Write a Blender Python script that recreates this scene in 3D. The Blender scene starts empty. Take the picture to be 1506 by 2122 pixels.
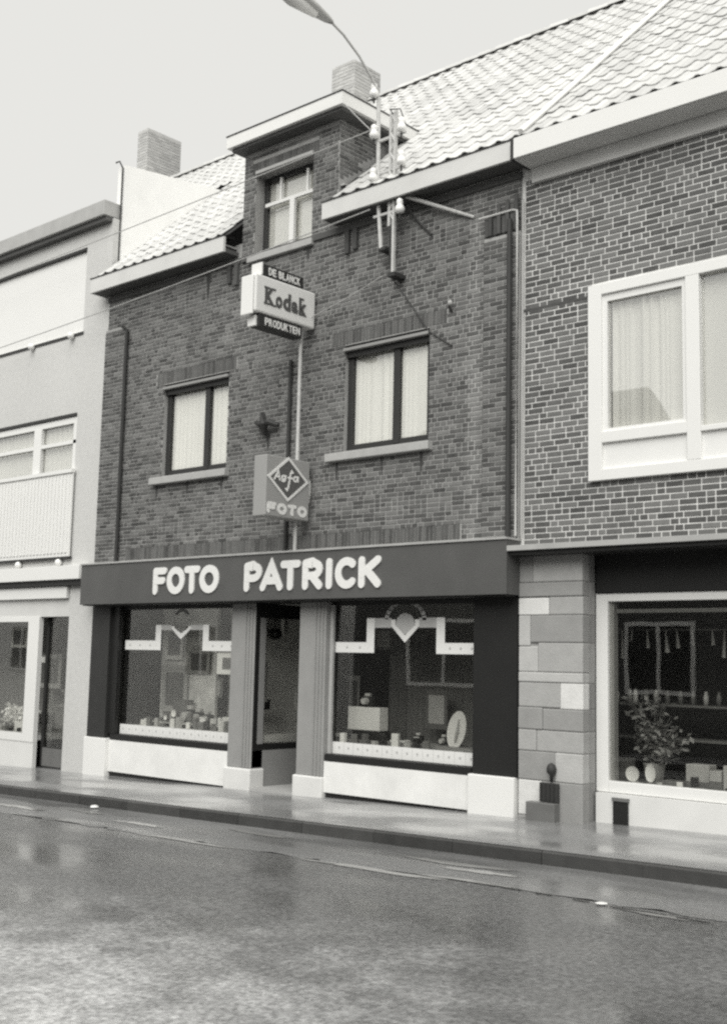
import bpy, math, random
from math import sin, cos, pi, radians, atan, sqrt, hypot
from mathutils import Matrix, Vector
random.seed(7)
S = bpy.context.scene
COL = S.collection

# ------------------------------------------------------------------ camera
YAW, PITCH, ROLL, FPX = radians(41.827), radians(7.177), radians(1.270), 2447.48
H0 = 1.6
right = Vector((cos(YAW), sin(YAW), 0)); fwd = Vector((-sin(YAW), cos(YAW), 0)); up = Vector((0, 0, 1))
f2 = fwd*cos(PITCH)+up*sin(PITCH); u2 = up*cos(PITCH)-fwd*sin(PITCH)
r3 = right*cos(ROLL)+u2*sin(ROLL); u3 = u2*cos(ROLL)-right*sin(ROLL)
cam = bpy.data.cameras.new('camera'); camo = bpy.data.objects.new('camera', cam); COL.objects.link(camo)
m = Matrix((r3, u3, -f2)).transposed().to_4x4(); m.translation = Vector((0, 0, H0)); camo.matrix_world = m
cam.sensor_fit = 'VERTICAL'; cam.sensor_height = 36; cam.lens = FPX/2122*36
cam.clip_start = .05; cam.clip_end = 1000
cam.dof.use_dof = True; cam.dof.focus_distance = 10.0; cam.dof.aperture_fstop = 5.6
S.camera = camo

# ------------------------------------------------------------------ sky, sun, exposure
SUN_EL, SUN_AZ = radians(46), radians(24)      # high diffuse light from behind the camera
W = bpy.data.worlds.new("World"); S.world = W; W.use_nodes = True
nt = W.node_tree; nt.nodes.clear()
out = nt.nodes.new('ShaderNodeOutputWorld'); bg = nt.nodes.new('ShaderNodeBackground')
sky = nt.nodes.new('ShaderNodeTexSky'); sky.sky_type = 'NISHITA'; sky.sun_disc = False
sky.sun_elevation = SUN_EL; sky.sun_rotation = pi-SUN_AZ
bw = nt.nodes.new('ShaderNodeRGBToBW')
mx = nt.nodes.new('ShaderNodeMix'); mx.data_type = 'RGBA'
mx.inputs['Factor'].default_value = .97
tint = nt.nodes.new('ShaderNodeMix'); tint.data_type = 'RGBA'; tint.blend_type = 'MULTIPLY'
tint.inputs['Factor'].default_value = 1
tint.inputs[7].default_value = (1, .996, .958, 1)
nt.links.new(sky.outputs[0], bw.inputs[0]); nt.links.new(bw.outputs[0], mx.inputs[6])
OV = 3.85
mx.inputs[7].default_value = (OV, OV, OV, 1)
nt.links.new(mx.outputs[2], tint.inputs[6]); nt.links.new(tint.outputs[2], bg.inputs[0])
bg.inputs[1].default_value = 0.10
nt.links.new(bg.outputs[0], out.inputs[0])
sl = bpy.data.lights.new('sun', 'SUN'); sl.energy = 1.5; sl.angle = radians(60); sl.color = (1, .995, .955)
so = bpy.data.objects.new('sun', sl); COL.objects.link(so)
sd = Vector((sin(SUN_AZ)*cos(SUN_EL), -cos(SUN_AZ)*cos(SUN_EL), sin(SUN_EL)))   # towards the sun
so.rotation_euler = sd.to_track_quat('Z', 'Y').to_euler()
S.view_settings.view_transform = 'Standard'; S.view_settings.look = 'None'
S.view_settings.exposure = 1.08; S.view_settings.gamma = 1; S.view_settings.use_curve_mapping = False
S.render.engine = 'CYCLES'
S.cycles.max_bounces = 6; S.cycles.diffuse_bounces = 3; S.cycles.glossy_bounces = 3
S.cycles.transparent_max_bounces = 12
S.cycles.filter_width = 2.4
S.cycles.use_denoising = False
S.cycles.caustics_reflective = False; S.cycles.caustics_refractive = False

# ------------------------------------------------------------------ materials
def mat(name, g, rough=.7, var=.15, scale=6, island=0, bump=0, bscale=80, spec=.35, stretch=(1, 1, 1), metal=0, var2=0, scale2=1.0,
        rvar=0, band=None):
    M = bpy.data.materials.new(name); M.use_nodes = True; n = M.node_tree; b = n.nodes['Principled BSDF']; L = n.links
    geo = n.nodes.new('ShaderNodeNewGeometry')
    mp = n.nodes.new('ShaderNodeMapping'); mp.inputs['Scale'].default_value = stretch
    L.new(geo.outputs['Position'], mp.inputs[0])
    def noise(sc, det=4):
        t = n.nodes.new('ShaderNodeTexNoise'); t.inputs['Scale'].default_value = sc; t.inputs['Detail'].default_value = det
        L.new(mp.outputs[0], t.inputs['Vector']); return t.outputs['Fac']
    def mth(op, a, c=None):
        t = n.nodes.new('ShaderNodeMath'); t.operation = op
        for i, q in enumerate((a, c)):
            if q is None: continue
            if isinstance(q, (int, float)): t.inputs[i].default_value = q
            else: L.new(q, t.inputs[i])
        return t.outputs[0]
    v = mth('ADD', mth('MULTIPLY', mth('SUBTRACT', noise(scale), .5), 2.4*var), 1.0)
    if var2: v = mth('ADD', v, mth('MULTIPLY', mth('SUBTRACT', noise(scale2, 5), .5), 2.4*var2))
    if island:
        oi = n.nodes.new('ShaderNodeObjectInfo')
        r = mth('FRACT', mth('ADD', geo.outputs['Random Per Island'], oi.outputs['Random']))
        v = mth('ADD', v, mth('MULTIPLY', mth('SUBTRACT', r, .5), 2*island))
    if band:                                     # a strip of salt bloom on the brickwork: centre x, half width, gain
        sx = n.nodes.new('ShaderNodeSeparateXYZ'); L.new(geo.outputs['Position'], sx.inputs[0])
        dd = mth('ABSOLUTE', mth('SUBTRACT', sx.outputs[0], band[0]))
        k = mth('MAXIMUM', mth('SUBTRACT', 1.0, mth('DIVIDE', dd, band[1])), 0.0)
        v = mth('ADD', v, mth('MULTIPLY', k, band[2]))
    v = mth('MAXIMUM', mth('MULTIPLY', v, g), .004)
    cc = n.nodes.new('ShaderNodeCombineColor')
    L.new(v, cc.inputs[0]); L.new(mth('MULTIPLY', v, .995), cc.inputs[1]); L.new(mth('MULTIPLY', v, .975), cc.inputs[2])
    L.new(cc.outputs[0], b.inputs['Base Color'])
    b.inputs['Roughness'].default_value = rough; b.inputs['Specular IOR Level'].default_value = spec; b.inputs['Metallic'].default_value = metal
    if rvar:
        L.new(mth('MAXIMUM', mth('ADD', rough, mth('MULTIPLY', mth('SUBTRACT', noise(scale2 or scale, 6), .5), rvar*2.4)), .04), b.inputs['Roughness'])
    if bump:
        bp = n.nodes.new('ShaderNodeBump'); bp.inputs['Strength'].default_value = bump; bp.inputs['Distance'].default_value = .01
        L.new(noise(bscale, 3), bp.inputs['Height']); L.new(bp.outputs[0], b.inputs['Normal'])
    return M
def glass(name, refl=1.0, tintv=.92, ior=1.5, wob=.0):
    M = bpy.data.materials.new(name); M.use_nodes = True; n = M.node_tree; n.nodes.clear(); L = n.links
    o = n.nodes.new('ShaderNodeOutputMaterial'); t = n.nodes.new('ShaderNodeBsdfTransparent'); g = n.nodes.new('ShaderNodeBsdfGlossy')
    g.inputs['Roughness'].default_value = .015; g.inputs['Color'].default_value = (refl, refl, refl, 1)
    t.inputs[0].default_value = (tintv, tintv, tintv*.985, 1)
    lw = n.nodes.new('ShaderNodeLayerWeight'); lw.inputs[0].default_value = .5; mxs = n.nodes.new('ShaderNodeMixShader')
    pw = n.nodes.new('ShaderNodeMath'); pw.operation = 'POWER'; pw.inputs[1].default_value = 5; L.new(lw.outputs['Facing'], pw.inputs[0])
    f0 = ((ior-1)/(ior+1))**2
    fr = n.nodes.new('ShaderNodeMath'); fr.operation = 'MULTIPLY_ADD'; fr.inputs[1].default_value = 1-f0; fr.inputs[2].default_value = f0
    L.new(pw.outputs[0], fr.inputs[0])
    if wob:
        nz = n.nodes.new('ShaderNodeTexNoise'); nz.inputs['Scale'].default_value = 1.3
        geo = n.nodes.new('ShaderNodeNewGeometry'); L.new(geo.outputs['Position'], nz.inputs['Vector'])
        bp = n.nodes.new('ShaderNodeBump'); bp.inputs['Distance'].default_value = wob; L.new(nz.outputs['Fac'], bp.inputs['Height'])
        L.new(bp.outputs[0], g.inputs['Normal'])
    L.new(fr.outputs[0], mxs.inputs[0]); L.new(t.outputs[0], mxs.inputs[1]); L.new(g.outputs[0], mxs.inputs[2]); L.new(mxs.outputs[0], o.inputs[0])
    return M
M = {
 'brick_dark': mat('brick_dark', .130, .8, .30, 11, .50, .3, 120, var2=.22, scale2=.9, band=(-8.13, .16, .35)),
 'brick_band': mat('brick_band', .105, .8, .25, 11, .35, .3, 120, var2=.22, scale2=.9),
 'brick_soot': mat('brick_soot', .085, .8, .2, 9, .3, .3, 120),
 'mortar_dark': mat('mortar_dark', .38, .9, .2, 5, 0, .3, 90, var2=.25, scale2=.9, band=(-8.13, .16, .35)),
 'brick_right': mat('brick_right', .135, .8, .22, 12, .45, .3, 120, var2=.2, scale2=.8),
 'mortar_light': mat('mortar_light', .72, .9, .25, 7, 0, .3, 90, var2=.35, scale2=.8),
 'brick_pale': mat('brick_pale', .60, .85, .10, 14, 0, .5, 60, var2=.07, scale2=.8),
 'brick_chimney': mat('brick_chimney', .50, .8, .15, 9, .14, .3, 100),
 'mortar_chimney': mat('mortar_chimney', .55, .9, .15, 6),
 'white': mat('white_paint', .84, .5, .03, 3),
 'white_glossy': mat('white_enamel', .80, .3, .02, 3),
 'cream': mat('cream_render', .74, .7, .06, 3, var2=.08, scale2=1.5),
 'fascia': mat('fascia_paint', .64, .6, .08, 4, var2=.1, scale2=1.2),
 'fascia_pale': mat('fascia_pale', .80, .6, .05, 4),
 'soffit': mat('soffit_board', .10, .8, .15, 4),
 'sign_board': mat('sign_board', .10, .45, .12, 3, var2=.14, scale2=1.1),
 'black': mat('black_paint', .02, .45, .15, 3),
 'dark': mat('dark_paint', .035, .5, .2, 3),
 'dark_wood': mat('dark_wood', .035, .45, .2, 3),
 'grey': mat('grey_metal', .30, .5, .1, 4),
 'column': mat('column_render', .31, .6, .10, 5, var2=.12, scale2=1.4),
 'zinc': mat('zinc', .42, .45, .15, 5),
 'galv': mat('galvanised_steel', .55, .45, .22, 14),
 'stone_sill': mat('sill_stone', .42, .6, .12, 8),
 'curtain': mat('net_curtain', .90, .9, .05, 3),
 'tile': mat('roof_tile', .58, .45, .12, 5, .12, .2, 60, spec=.5, var2=.1, scale2=.8),
 'roof_bed': mat('roof_felt', .03, .9, .1, 3),
 'chalk': mat('chalk_white', .90, .7, .05, 4, 0, var2=.05, scale2=1.0),
 'plinth': mat('plinth_render', .84, .6, .06, 9, var2=.14, scale2=2.2),
 'agfa': mat('sign_mid', .34, .35, .03, 3), 'agfa_dark': mat('sign_deep', .12, .35, .05, 3),
 'kodak': mat('sign_pale', .80, .3, .03, 3), 'ink': mat('ink', .10, .4, .05, 3),
 'porcelain': mat('porcelain', .88, .15, .02, 3, spec=.6),
 'wire': mat('wire', .45, .5, .1, 3), 'cable': mat('cable', .04, .6, .1, 3),
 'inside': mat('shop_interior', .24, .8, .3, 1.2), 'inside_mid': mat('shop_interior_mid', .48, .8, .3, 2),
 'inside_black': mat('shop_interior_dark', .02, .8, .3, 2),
 'drape': mat('drape', .20, .9, .2, 3),
 'opp': mat('opposite_brick', .10, .85, .2, 2), 'opp_pale': mat('opposite_pale', .85, .85, .1, 2), 'opp_roof': mat('opposite_roof', .12, .7, .2, 3),
 'leaf': mat('leaf', .30, .5, .4, 20), 'pot': mat('pot', .35, .6, .1, 3), 'bright': mat('bright_goods', .9, .4, .05, 3),
 'mid1': mat('goods_mid', .48, .5, .15, 6), 'mid2': mat('goods_dim', .16, .5, .2, 6), 'blackgoods': mat('goods_black', .025, .3, .2, 6),
}
STONES = [mat('stone_%d' % i, g, .8, .12, 7, 0, .35, 40) for i, g in enumerate((.24, .31, .39, .48, .70))]
for i, s_ in enumerate(STONES): s_.name = 'pier_stone_tone'
M['back_pale'] = mat('backdrop_pale', .78, .8, .25, 2.5, var2=.3, scale2=5)  # pale mottle stands in for bright reflections on the left shop glass
M['glass'] = glass('window_glass', 1, .99, 2.0)
M['glass_shop'] = glass('shop_glass', 1, .97, 2.0, .0008)
M['glass_sky'] = glass('old_window_glass', 1, .99, 2.5, .001)

def wet(name, g, r0, r1, sx=.35, sc=1.6, bump=.25, sky_glare=None, coat=.5, mott=.0):
    Mt = bpy.data.materials.new(name); Mt.use_nodes = True; n = Mt.node_tree; b = n.nodes['Principled BSDF']; L = n.links
    geo = n.nodes.new('ShaderNodeNewGeometry'); mp = n.nodes.new('ShaderNodeMapping'); mp.inputs['Scale'].default_value = (sx, 1, 1)
    L.new(geo.outputs['Position'], mp.inputs[0])
    def noise(s, d, v=mp.outputs[0]):
        t = n.nodes.new('ShaderNodeTexNoise'); t.inputs['Scale'].default_value = s; t.inputs['Detail'].default_value = d; L.new(v, t.inputs['Vector']); return t.outputs['Fac']
    wetness = n.nodes.new('ShaderNodeValToRGB'); wetness.color_ramp.elements[0].position = .40; wetness.color_ramp.elements[1].position = .62
    L.new(noise(sc, 5), wetness.inputs[0])
    mr = n.nodes.new('ShaderNodeMapRange'); mr.inputs['To Min'].default_value = r1; mr.inputs['To Max'].default_value = r0
    L.new(wetness.outputs[0], mr.inputs['Value']); L.new(mr.outputs[0], b.inputs['Roughness'])
    grain = n.nodes.new('ShaderNodeMapRange'); grain.inputs['To Min'].default_value = g*.35; grain.inputs['To Max'].default_value = g*1.7
    fine = noise(45, 4, geo.outputs['Position']); L.new(fine, grain.inputs['Value'])
    big = n.nodes.new('ShaderNodeMapRange'); big.inputs['To Min'].default_value = .55; big.inputs['To Max'].default_value = 1.5
    L.new(noise(sc*.6, 6), big.inputs['Value'])
    mu = n.nodes.new('ShaderNodeMath'); mu.operation = 'MULTIPLY'; L.new(grain.outputs[0], mu.inputs[0]); L.new(big.outputs[0], mu.inputs[1])
    if mott:
        tm = noise(24, 6, geo.outputs['Position']); mm = n.nodes.new('ShaderNodeMapRange'); mm.inputs['From Min'].default_value = .32; mm.inputs['From Max'].default_value = .68; mm.inputs['To Min'].default_value = 1-mott*.5; mm.inputs['To Max'].default_value = 1+mott*.6
        L.new(tm, mm.inputs['Value']); m4 = n.nodes.new('ShaderNodeMath'); m4.operation = 'MULTIPLY'; L.new(mu.outputs[0], m4.inputs[0]); L.new(mm.outputs[0], m4.inputs[1]); mu = m4
    if sky_glare:                                  # sky glare painted pale into the colour, ragged edge: centre, radius, gain
        wx, wy, wr, wg = sky_glare
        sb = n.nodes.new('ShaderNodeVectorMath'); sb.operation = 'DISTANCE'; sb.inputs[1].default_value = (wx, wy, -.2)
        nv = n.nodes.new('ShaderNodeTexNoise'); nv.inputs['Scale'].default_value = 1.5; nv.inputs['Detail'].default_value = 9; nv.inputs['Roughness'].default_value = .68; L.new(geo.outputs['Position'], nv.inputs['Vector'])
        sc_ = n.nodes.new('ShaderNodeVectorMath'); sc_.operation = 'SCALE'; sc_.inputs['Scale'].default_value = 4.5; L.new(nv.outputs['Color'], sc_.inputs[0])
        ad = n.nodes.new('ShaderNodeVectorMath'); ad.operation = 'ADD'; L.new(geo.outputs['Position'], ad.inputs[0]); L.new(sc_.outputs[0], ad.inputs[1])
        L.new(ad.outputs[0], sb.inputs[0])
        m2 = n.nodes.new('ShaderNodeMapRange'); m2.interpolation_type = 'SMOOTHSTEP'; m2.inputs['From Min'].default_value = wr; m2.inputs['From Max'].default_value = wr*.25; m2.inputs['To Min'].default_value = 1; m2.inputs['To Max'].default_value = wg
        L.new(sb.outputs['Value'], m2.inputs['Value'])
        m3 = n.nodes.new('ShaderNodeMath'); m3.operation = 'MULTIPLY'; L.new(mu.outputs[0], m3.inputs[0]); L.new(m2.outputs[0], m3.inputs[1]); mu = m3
    cc = n.nodes.new('ShaderNodeCombineColor')
    for i in range(3): L.new(mu.outputs[0], cc.inputs[i])
    L.new(cc.outputs[0], b.inputs['Base Color']); b.inputs['Specular IOR Level'].default_value = .5
    b.inputs['IOR'].default_value = 1.4; b.inputs['Coat Weight'].default_value = coat
    cr = n.nodes.new('ShaderNodeMapRange'); cr.inputs['To Min'].default_value = .42; cr.inputs['To Max'].default_value = .13
    L.new(wetness.outputs[0], cr.inputs['Value']); L.new(cr.outputs[0], b.inputs['Coat Roughness']); b.inputs['Coat IOR'].default_value = 1.5
    bp = n.nodes.new('ShaderNodeBump'); bp.inputs['Strength'].default_value = bump; bp.inputs['Distance'].default_value = .006
    L.new(noise(60, 4, geo.outputs['Position']), bp.inputs['Height']); L.new(bp.outputs[0], b.inputs['Normal'])
    return Mt
M['asphalt'] = wet('wet_asphalt', .135, .18, .45, .40, 1.0, .5, mott=.75, coat=.7, sky_glare=(-3.2, 4.8, 4.6, 4.6))  # lightened area is sky glare painted into the asphalt colour
M['paving'] = wet('wet_paving', .235, .16, .40, .5, 1.8, .15)
M['gutter_concrete'] = wet('wet_concrete', .20, .10, .45, .25, 2.4, .3)
M['kerb_top'] = mat('wet_kerb', .06, .32, .3, 6, .45, .4, 60, spec=.5)

# ------------------------------------------------------------------ mesh helpers
class MB:
    def __init__(s): s.v = []; s.f = []
    def add(s, vs, fs):
        o = len(s.v); s.v += [tuple(p) for p in vs]; s.f += [tuple(i+o for i in f) for f in fs]; return s
    def box(s, x0, x1, y0, y1, z0, z1):
        return s.add([(x0, y0, z0), (x1, y0, z0), (x1, y1, z0), (x0, y1, z0), (x0, y0, z1), (x1, y0, z1), (x1, y1, z1), (x0, y1, z1)],
                     [(0, 3, 2, 1), (4, 5, 6, 7), (0, 1, 5, 4), (1, 2, 6, 5), (2, 3, 7, 6), (3, 0, 4, 7)])
    def quad(s, a, b, c, d): return s.add([a, b, c, d], [(0, 1, 2, 3)])
    def tube(s, pts, r, n=8, cap=True):
        pts = [Vector(p) for p in pts]; rings = []
        for i, p in enumerate(pts):
            d = (pts[min(i+1, len(pts)-1)]-pts[max(i-1, 0)]).normalized()
            a = d.cross(Vector((0, 0, 1)))
            if a.length < 1e-3: a = d.cross(Vector((0, 1, 0)))
            a.normalize(); b = d.cross(a)
            rr = r[i] if isinstance(r, (list, tuple)) else r
            rings.append([p+(a*cos(2*pi*k/n)+b*sin(2*pi*k/n))*rr for k in range(n)])
        fs = [(i*n+k, i*n+(k+1) % n, (i+1)*n+(k+1) % n, (i+1)*n+k) for i in range(len(pts)-1) for k in range(n)]
        if cap: fs += [tuple(range(n-1, -1, -1)), tuple((len(pts)-1)*n+k for k in range(n))]
        return s.add([q for g_ in rings for q in g_], fs)
    def lathe(s, c, prof, n=16):          # prof: (radius, z)
        vs = [(c[0]+r*cos(2*pi*k/n), c[1]+r*sin(2*pi*k/n), c[2]+z) for r, z in prof for k in range(n)]
        fs = [(i*n+k, i*n+(k+1) % n, (i+1)*n+(k+1) % n, (i+1)*n+k) for i in range(len(prof)-1) for k in range(n)]
        fs += [tuple(range(n-1, -1, -1)), tuple((len(prof)-1)*n+k for k in range(n))]
        return s.add(vs, fs)
    def prism(s, poly, y0, y1):           # poly in (x,z), extruded along y
        n = len(poly)
        return s.add([(x, y0, z) for x, z in poly]+[(x, y1, z) for x, z in poly],
                     [tuple(range(n)), tuple(range(2*n-1, n-1, -1))]+[(i, i+n, (i+1) % n+n, (i+1) % n) for i in range(n)])
    def mesh(s, name, m, smooth=False):
        me = bpy.data.meshes.new(name); me.from_pydata(s.v, [], s.f); me.materials.append(m); me.update()
        if smooth: me.shade_smooth()
        return me
    def build(s, name, m, parent=None, smooth=False, bevel=0):
        return obj(name, s.mesh(name, m, smooth), parent, bevel)
def obj(name, me, parent=None, bevel=0):
    o = bpy.data.objects.new(name, me); COL.objects.link(o)
    if parent: o.parent = parent
    if bevel:
        b = o.modifiers.new('bevel', 'BEVEL'); b.width = bevel; b.segments = 2; b.limit_method = 'ANGLE'
    return o
def tag(o, label=None, cat=None, group=None, kind=None):
    if label: o['label'] = label
    if cat: o['category'] = cat
    if group: o['group'] = group
    if kind: o['kind'] = kind
    return o
def empty(name, label, cat, group=None, loc=(0, 0, 0)):
    o = bpy.data.objects.new(name, None); COL.objects.link(o)
    tag(o, label, cat, group); o['_o'] = list(loc)
    return o
def B(name, m, parent, *a, bevel=0): return MB().box(*a).build(name, m, parent, bevel=bevel)
def text(name, s, size, m, parent, loc, rot, off=.0, ext=.01, shear=0, sx=1, sz=1, bev=0):
    c = bpy.data.curves.new(name, 'FONT'); c.body = s; c.size = size; c.offset = off; c.extrude = ext; c.shear = shear
    c.bevel_depth = bev; c.bevel_resolution = 2; c.resolution_u = 6
    t = bpy.data.objects.new('tmp', c); COL.objects.link(t); bpy.context.view_layer.update()
    me = bpy.data.meshes.new_from_object(t.evaluated_get(bpy.context.evaluated_depsgraph_get()))
    bpy.data.objects.remove(t); me.materials.clear(); me.materials.append(m)
    xs = [v.co.x for v in me.vertices]; ys = [v.co.y for v in me.vertices]
    x0, x1, y0, y1 = min(xs), max(xs), min(ys), max(ys)
    for v in me.vertices:                 # the letter fills a box sx wide and sz high from its lower left corner
        v.co.x = (v.co.x-x0)/(x1-x0)*sx; v.co.y = (v.co.y-y0)/(y1-y0)*sz
    o = obj(name, me, parent); o.location = loc; o.rotation_euler = rot
    return o

def ell(a0, a1, cx=.5, cy=.5, rx=.5, ry=.5, n=20): return [(cx+rx*cos(radians(a0+(a1-a0)*i/n)), cy+ry*sin(radians(a0+(a1-a0)*i/n))) for i in range(n+1)]
PB = [(0, 1), (.5, 1)]+ell(90, -90, .5, .72, .5, .28, 10)+[(0, .44)]
STROKES = {'F': [[(0, 0), (0, 1)], [(0, 1), (1, 1)], [(0, .52), (.85, .52)]], 'O': [ell(0, 360)], 'T': [[(0, 1), (1, 1)], [(.5, 1), (.5, 0)]],
 'P': [[(0, 0), (0, 1)], PB], 'A': [[(0, 0), (.5, 1), (1, 0)], [(.22, .30), (.78, .30)]], 'R': [[(0, 0), (0, 1)], PB, [(.45, .44), (1, 0)]],
 'I': [[(.5, 0), (.5, 1)]], 'C': [ell(48, 312, .55, .5, .55, .5)], 'K': [[(0, 0), (0, 1)], [(.0, .42), (1, 1)], [(.32, .58), (1, 0)]],
 'a': [ell(20, 340, .5, .4, .5, .4), [(1, .8), (.95, 0), (1.1, .02)]], 'g': [ell(0, 360, .5, .6, .5, .38), [(1, .95), (.95, 0), (.6, -.25), (.1, -.15)]],
 'f': [[(1.0, .92), (.75, 1), (.5, .85), (.45, .1), (.2, -.05), (-.1, .02)], [(.05, .62), (.95, .62)]],
 'k': [[(0, 0), (0, 1)], [(0, .3), (.9, .66)], [(.3, .42), (1, 0)]], 'o': [ell(0, 360, .5, .34, .5, .34)], 'd': [ell(0, 360, .45, .33, .45, .33), [(.92, 0), (.92, 1)]]}
def strokes(ch, w, h, t, P, d=.012, shear=0):
    """letter drawn with round ended strokes; P(a,b,depth) maps letter plane to world, depth counts outwards"""
    mb = MB(); lift = 0
    for pl in STROKES[ch]:
        pts = [Vector((t/2+(w-t)*x, t/2+(h-t)*y)) for x, y in pl]; pts = [Vector((p.x+shear*p.y, p.y)) for p in pts]
        closed = (pts[0]-pts[-1]).length < 1e-4; m_ = len(pts); L_, R_ = [], []
        for i, p in enumerate(pts):
            a = pts[i-1] if i else (pts[-2] if closed else p); b = pts[i+1] if i < m_-1 else (pts[1] if closed else p)
            dr = (b-a).normalized(); k = 1.0
            if 0 < i < m_-1: c_ = (p-a).normalized().dot((b-p).normalized()); k = min(1/max(sqrt(max((1+c_)/2, .05)), .4), 2.2)
            nn = Vector((-dr.y, dr.x))*t/2*k; L_.append(p+nn); R_.append(p-nn)
        if closed: poly = None
        else:
            def cap_(p, q): 
                dr = (p-q).normalized(); nn = Vector((-dr.y, dr.x)); return [p+(nn*cos(a)+dr*sin(a))*t/2 for a in [pi*(.15+.7*j_/4) for j_ in range(5)]]
            pass
        vs = []; z1 = d+lift*.0004; lift += 1
        for a, b in zip(L_, R_): vs += [P(a.x, a.y, z1), P(b.x, b.y, z1), P(a.x, a.y, 0), P(b.x, b.y, 0)]
        fs = []
        for i in range(m_-1):
            o_ = 4*i; fs += [(o_, o_+1, o_+5, o_+4), (o_+2, o_, o_+4, o_+6), (o_+1, o_+3, o_+7, o_+5)]
        mb.add(vs, fs)
        if not closed:
            for e in (pts[0], pts[-1]):
                z2 = d+lift*.0004; lift += 1; n = 12
                ring = [e+Vector((cos(2*pi*k/n), sin(2*pi*k/n)))*t/2 for k in range(n)]
                mb.add([P(q.x, q.y, z2) for q in ring]+[P(q.x, q.y, 0) for q in ring], [tuple(range(n))]+[(k, (k+1) % n, n+(k+1) % n, n+k) for k in range(n)])
    return mb
MV = Matrix((r3, u3, -f2))
def inview(p, mg=30):
    q = MV @ (Vector(p)-Vector((0, 0, H0)))
    if q.z > -.1: return None
    x, y = 753+FPX*q.x/-q.z, 1061-FPX*q.y/-q.z
    return (x, y, -q.z) if -mg < x < 1506+mg and -mg < y < 2122+mg else None
def gz(x, y=11): return -.057+.0196*(x+7.57)-.012*(11-y)

# ------------------------------------------------------------------ brickwork
PIECES = {}
def pieces(parent, name, items, m, limit=300, stuff_name=None, smooth=False, protos=None):
    """items: (centre, matrix, key).  The largest seen become parts, the others one joined part."""
    sc = []
    for it in items:
        c = it[0]; q = inview(c, 0); sc.append((q[2] if q else 1e6+(Vector(c)).length, it))
    sc.sort(key=lambda a: a[0])
    mesh_of = {}
    for d, (c, mw, key) in sc[:limit]:
        if d > 1e5: continue
        if key not in mesh_of:
            mb = protos(key); mesh_of[key] = mb.mesh(name, m, smooth)
        o = bpy.data.objects.new(name, mesh_of[key]); COL.objects.link(o); o.parent = parent; o.matrix_world = mw
        o.matrix_basis = mw
    rest = [it for d, it in sc[:limit] if d > 1e5]+[it for d, it in sc[limit:]]
    if rest:
        big = MB(); cache = {}
        for c, mw, key in rest:
            if key not in cache: cache[key] = protos(key)
            p = cache[key]; big.add([mw @ Vector(v) for v in p.v], p.f)
        o = big.build(stuff_name or name, m, parent, smooth); o['kind'] = 'stuff'
def brick_proto(key):
    w, h = key[0]/1000, key[1]/1000; b = .003
    mb = MB(); x, z = w/2, h/2; d = .012
    # front face with a small chamfer, local -y is outwards
    mb.add([(-x, d, -z), (x, d, -z), (x, d, z), (-x, d, z), (-x, -.004, -z), (x, -.004, -z), (x, -.004, z), (-x, -.004, z),
            (-x+b, -.007, -z+b), (x-b, -.007, -z+b), (x-b, -.007, z-b), (-x+b, -.007, z-b)],
           [(8, 9, 10, 11), (4, 5, 9, 8), (5, 6, 10, 9), (6, 7, 11, 10), (7, 4, 8, 11), (0, 1, 5, 4), (1, 2, 6, 5), (2, 3, 7, 6), (3, 0, 4, 7)])
    return mb
def bricks(s0, s1, z0, z1, holes, frame, L=.200, Hc=.062, j=.011, bond='wild', rnd=.0015, soldiers=()):
    """bricks on a wall; frame(s,z)->(position, rotation matrix).  holes and soldiers: (s0,s1,z0,z1)"""
    res = []; R = random.Random(int(s0*100)+int(z0*10))
    def put(a, b, c, d):
        if b-a < .02 or d-c < .02: return
        p, rot = frame((a+b)/2, (c+d)/2)
        p = Vector(p); out = rot @ Vector((0, -1, 0)); p = p+out*R.uniform(-rnd, rnd)
        key = (round((b-a)*200)*5, round((d-c)*200)*5)
        jr = Matrix.Rotation(R.uniform(-.006, .006), 3, 'Y')
        res.append((p, Matrix.Translation(p) @ (rot @ jr).to_4x4(), key))
    allh = list(holes)+list(soldiers)
    row = 0; z = z0
    while z+Hc*.6 < z1:
        ztop = min(z+Hc-j, z1); x = s0; 
        seq = [L, L/2] if bond == 'wild' else [L]
        off = {'wild': R.choice([.25, .5, .75, 1.0]), 'run': (.5 if row % 2 else 1.0)}[bond]
        first = True
        while x < s1-.01:
            w = L*off if first else (L if (bond == 'run' or R.random() < (.72 if L > .19 else .52)) else L/2+j*.0)
            first = False
            e = min(x+w, s1)
            segs = [(x, e-j)]
            for (h0, h1, k0, k1) in allh:
                if ztop > k0+.004 and z < k1-.004:
                    ns = []
                    for a, b in segs:
                        if b <= h0 or a >= h1: ns.append((a, b)); continue
                        if a < h0: ns.append((a, h0))
                        if b > h1: ns.append((h1, b))
                    segs = ns
            for a, b in segs: put(a, b, z, ztop)
            x = e
        z += Hc; row += 1
    for (h0, h1, k0, k1) in soldiers:
        x = h0
        while x+Hc-j < h1+.001:
            put(x, x+Hc-.005, k0-.004, k1-.004); x += Hc
    return res
def face_y(Y): return lambda s, z: ((s, Y, z), Matrix.Identity(3))
def face_x(X): return lambda s, z: ((X, s, z), Matrix.Rotation(pi/2, 3, 'Z'))          # outward +x, s along y
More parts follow.
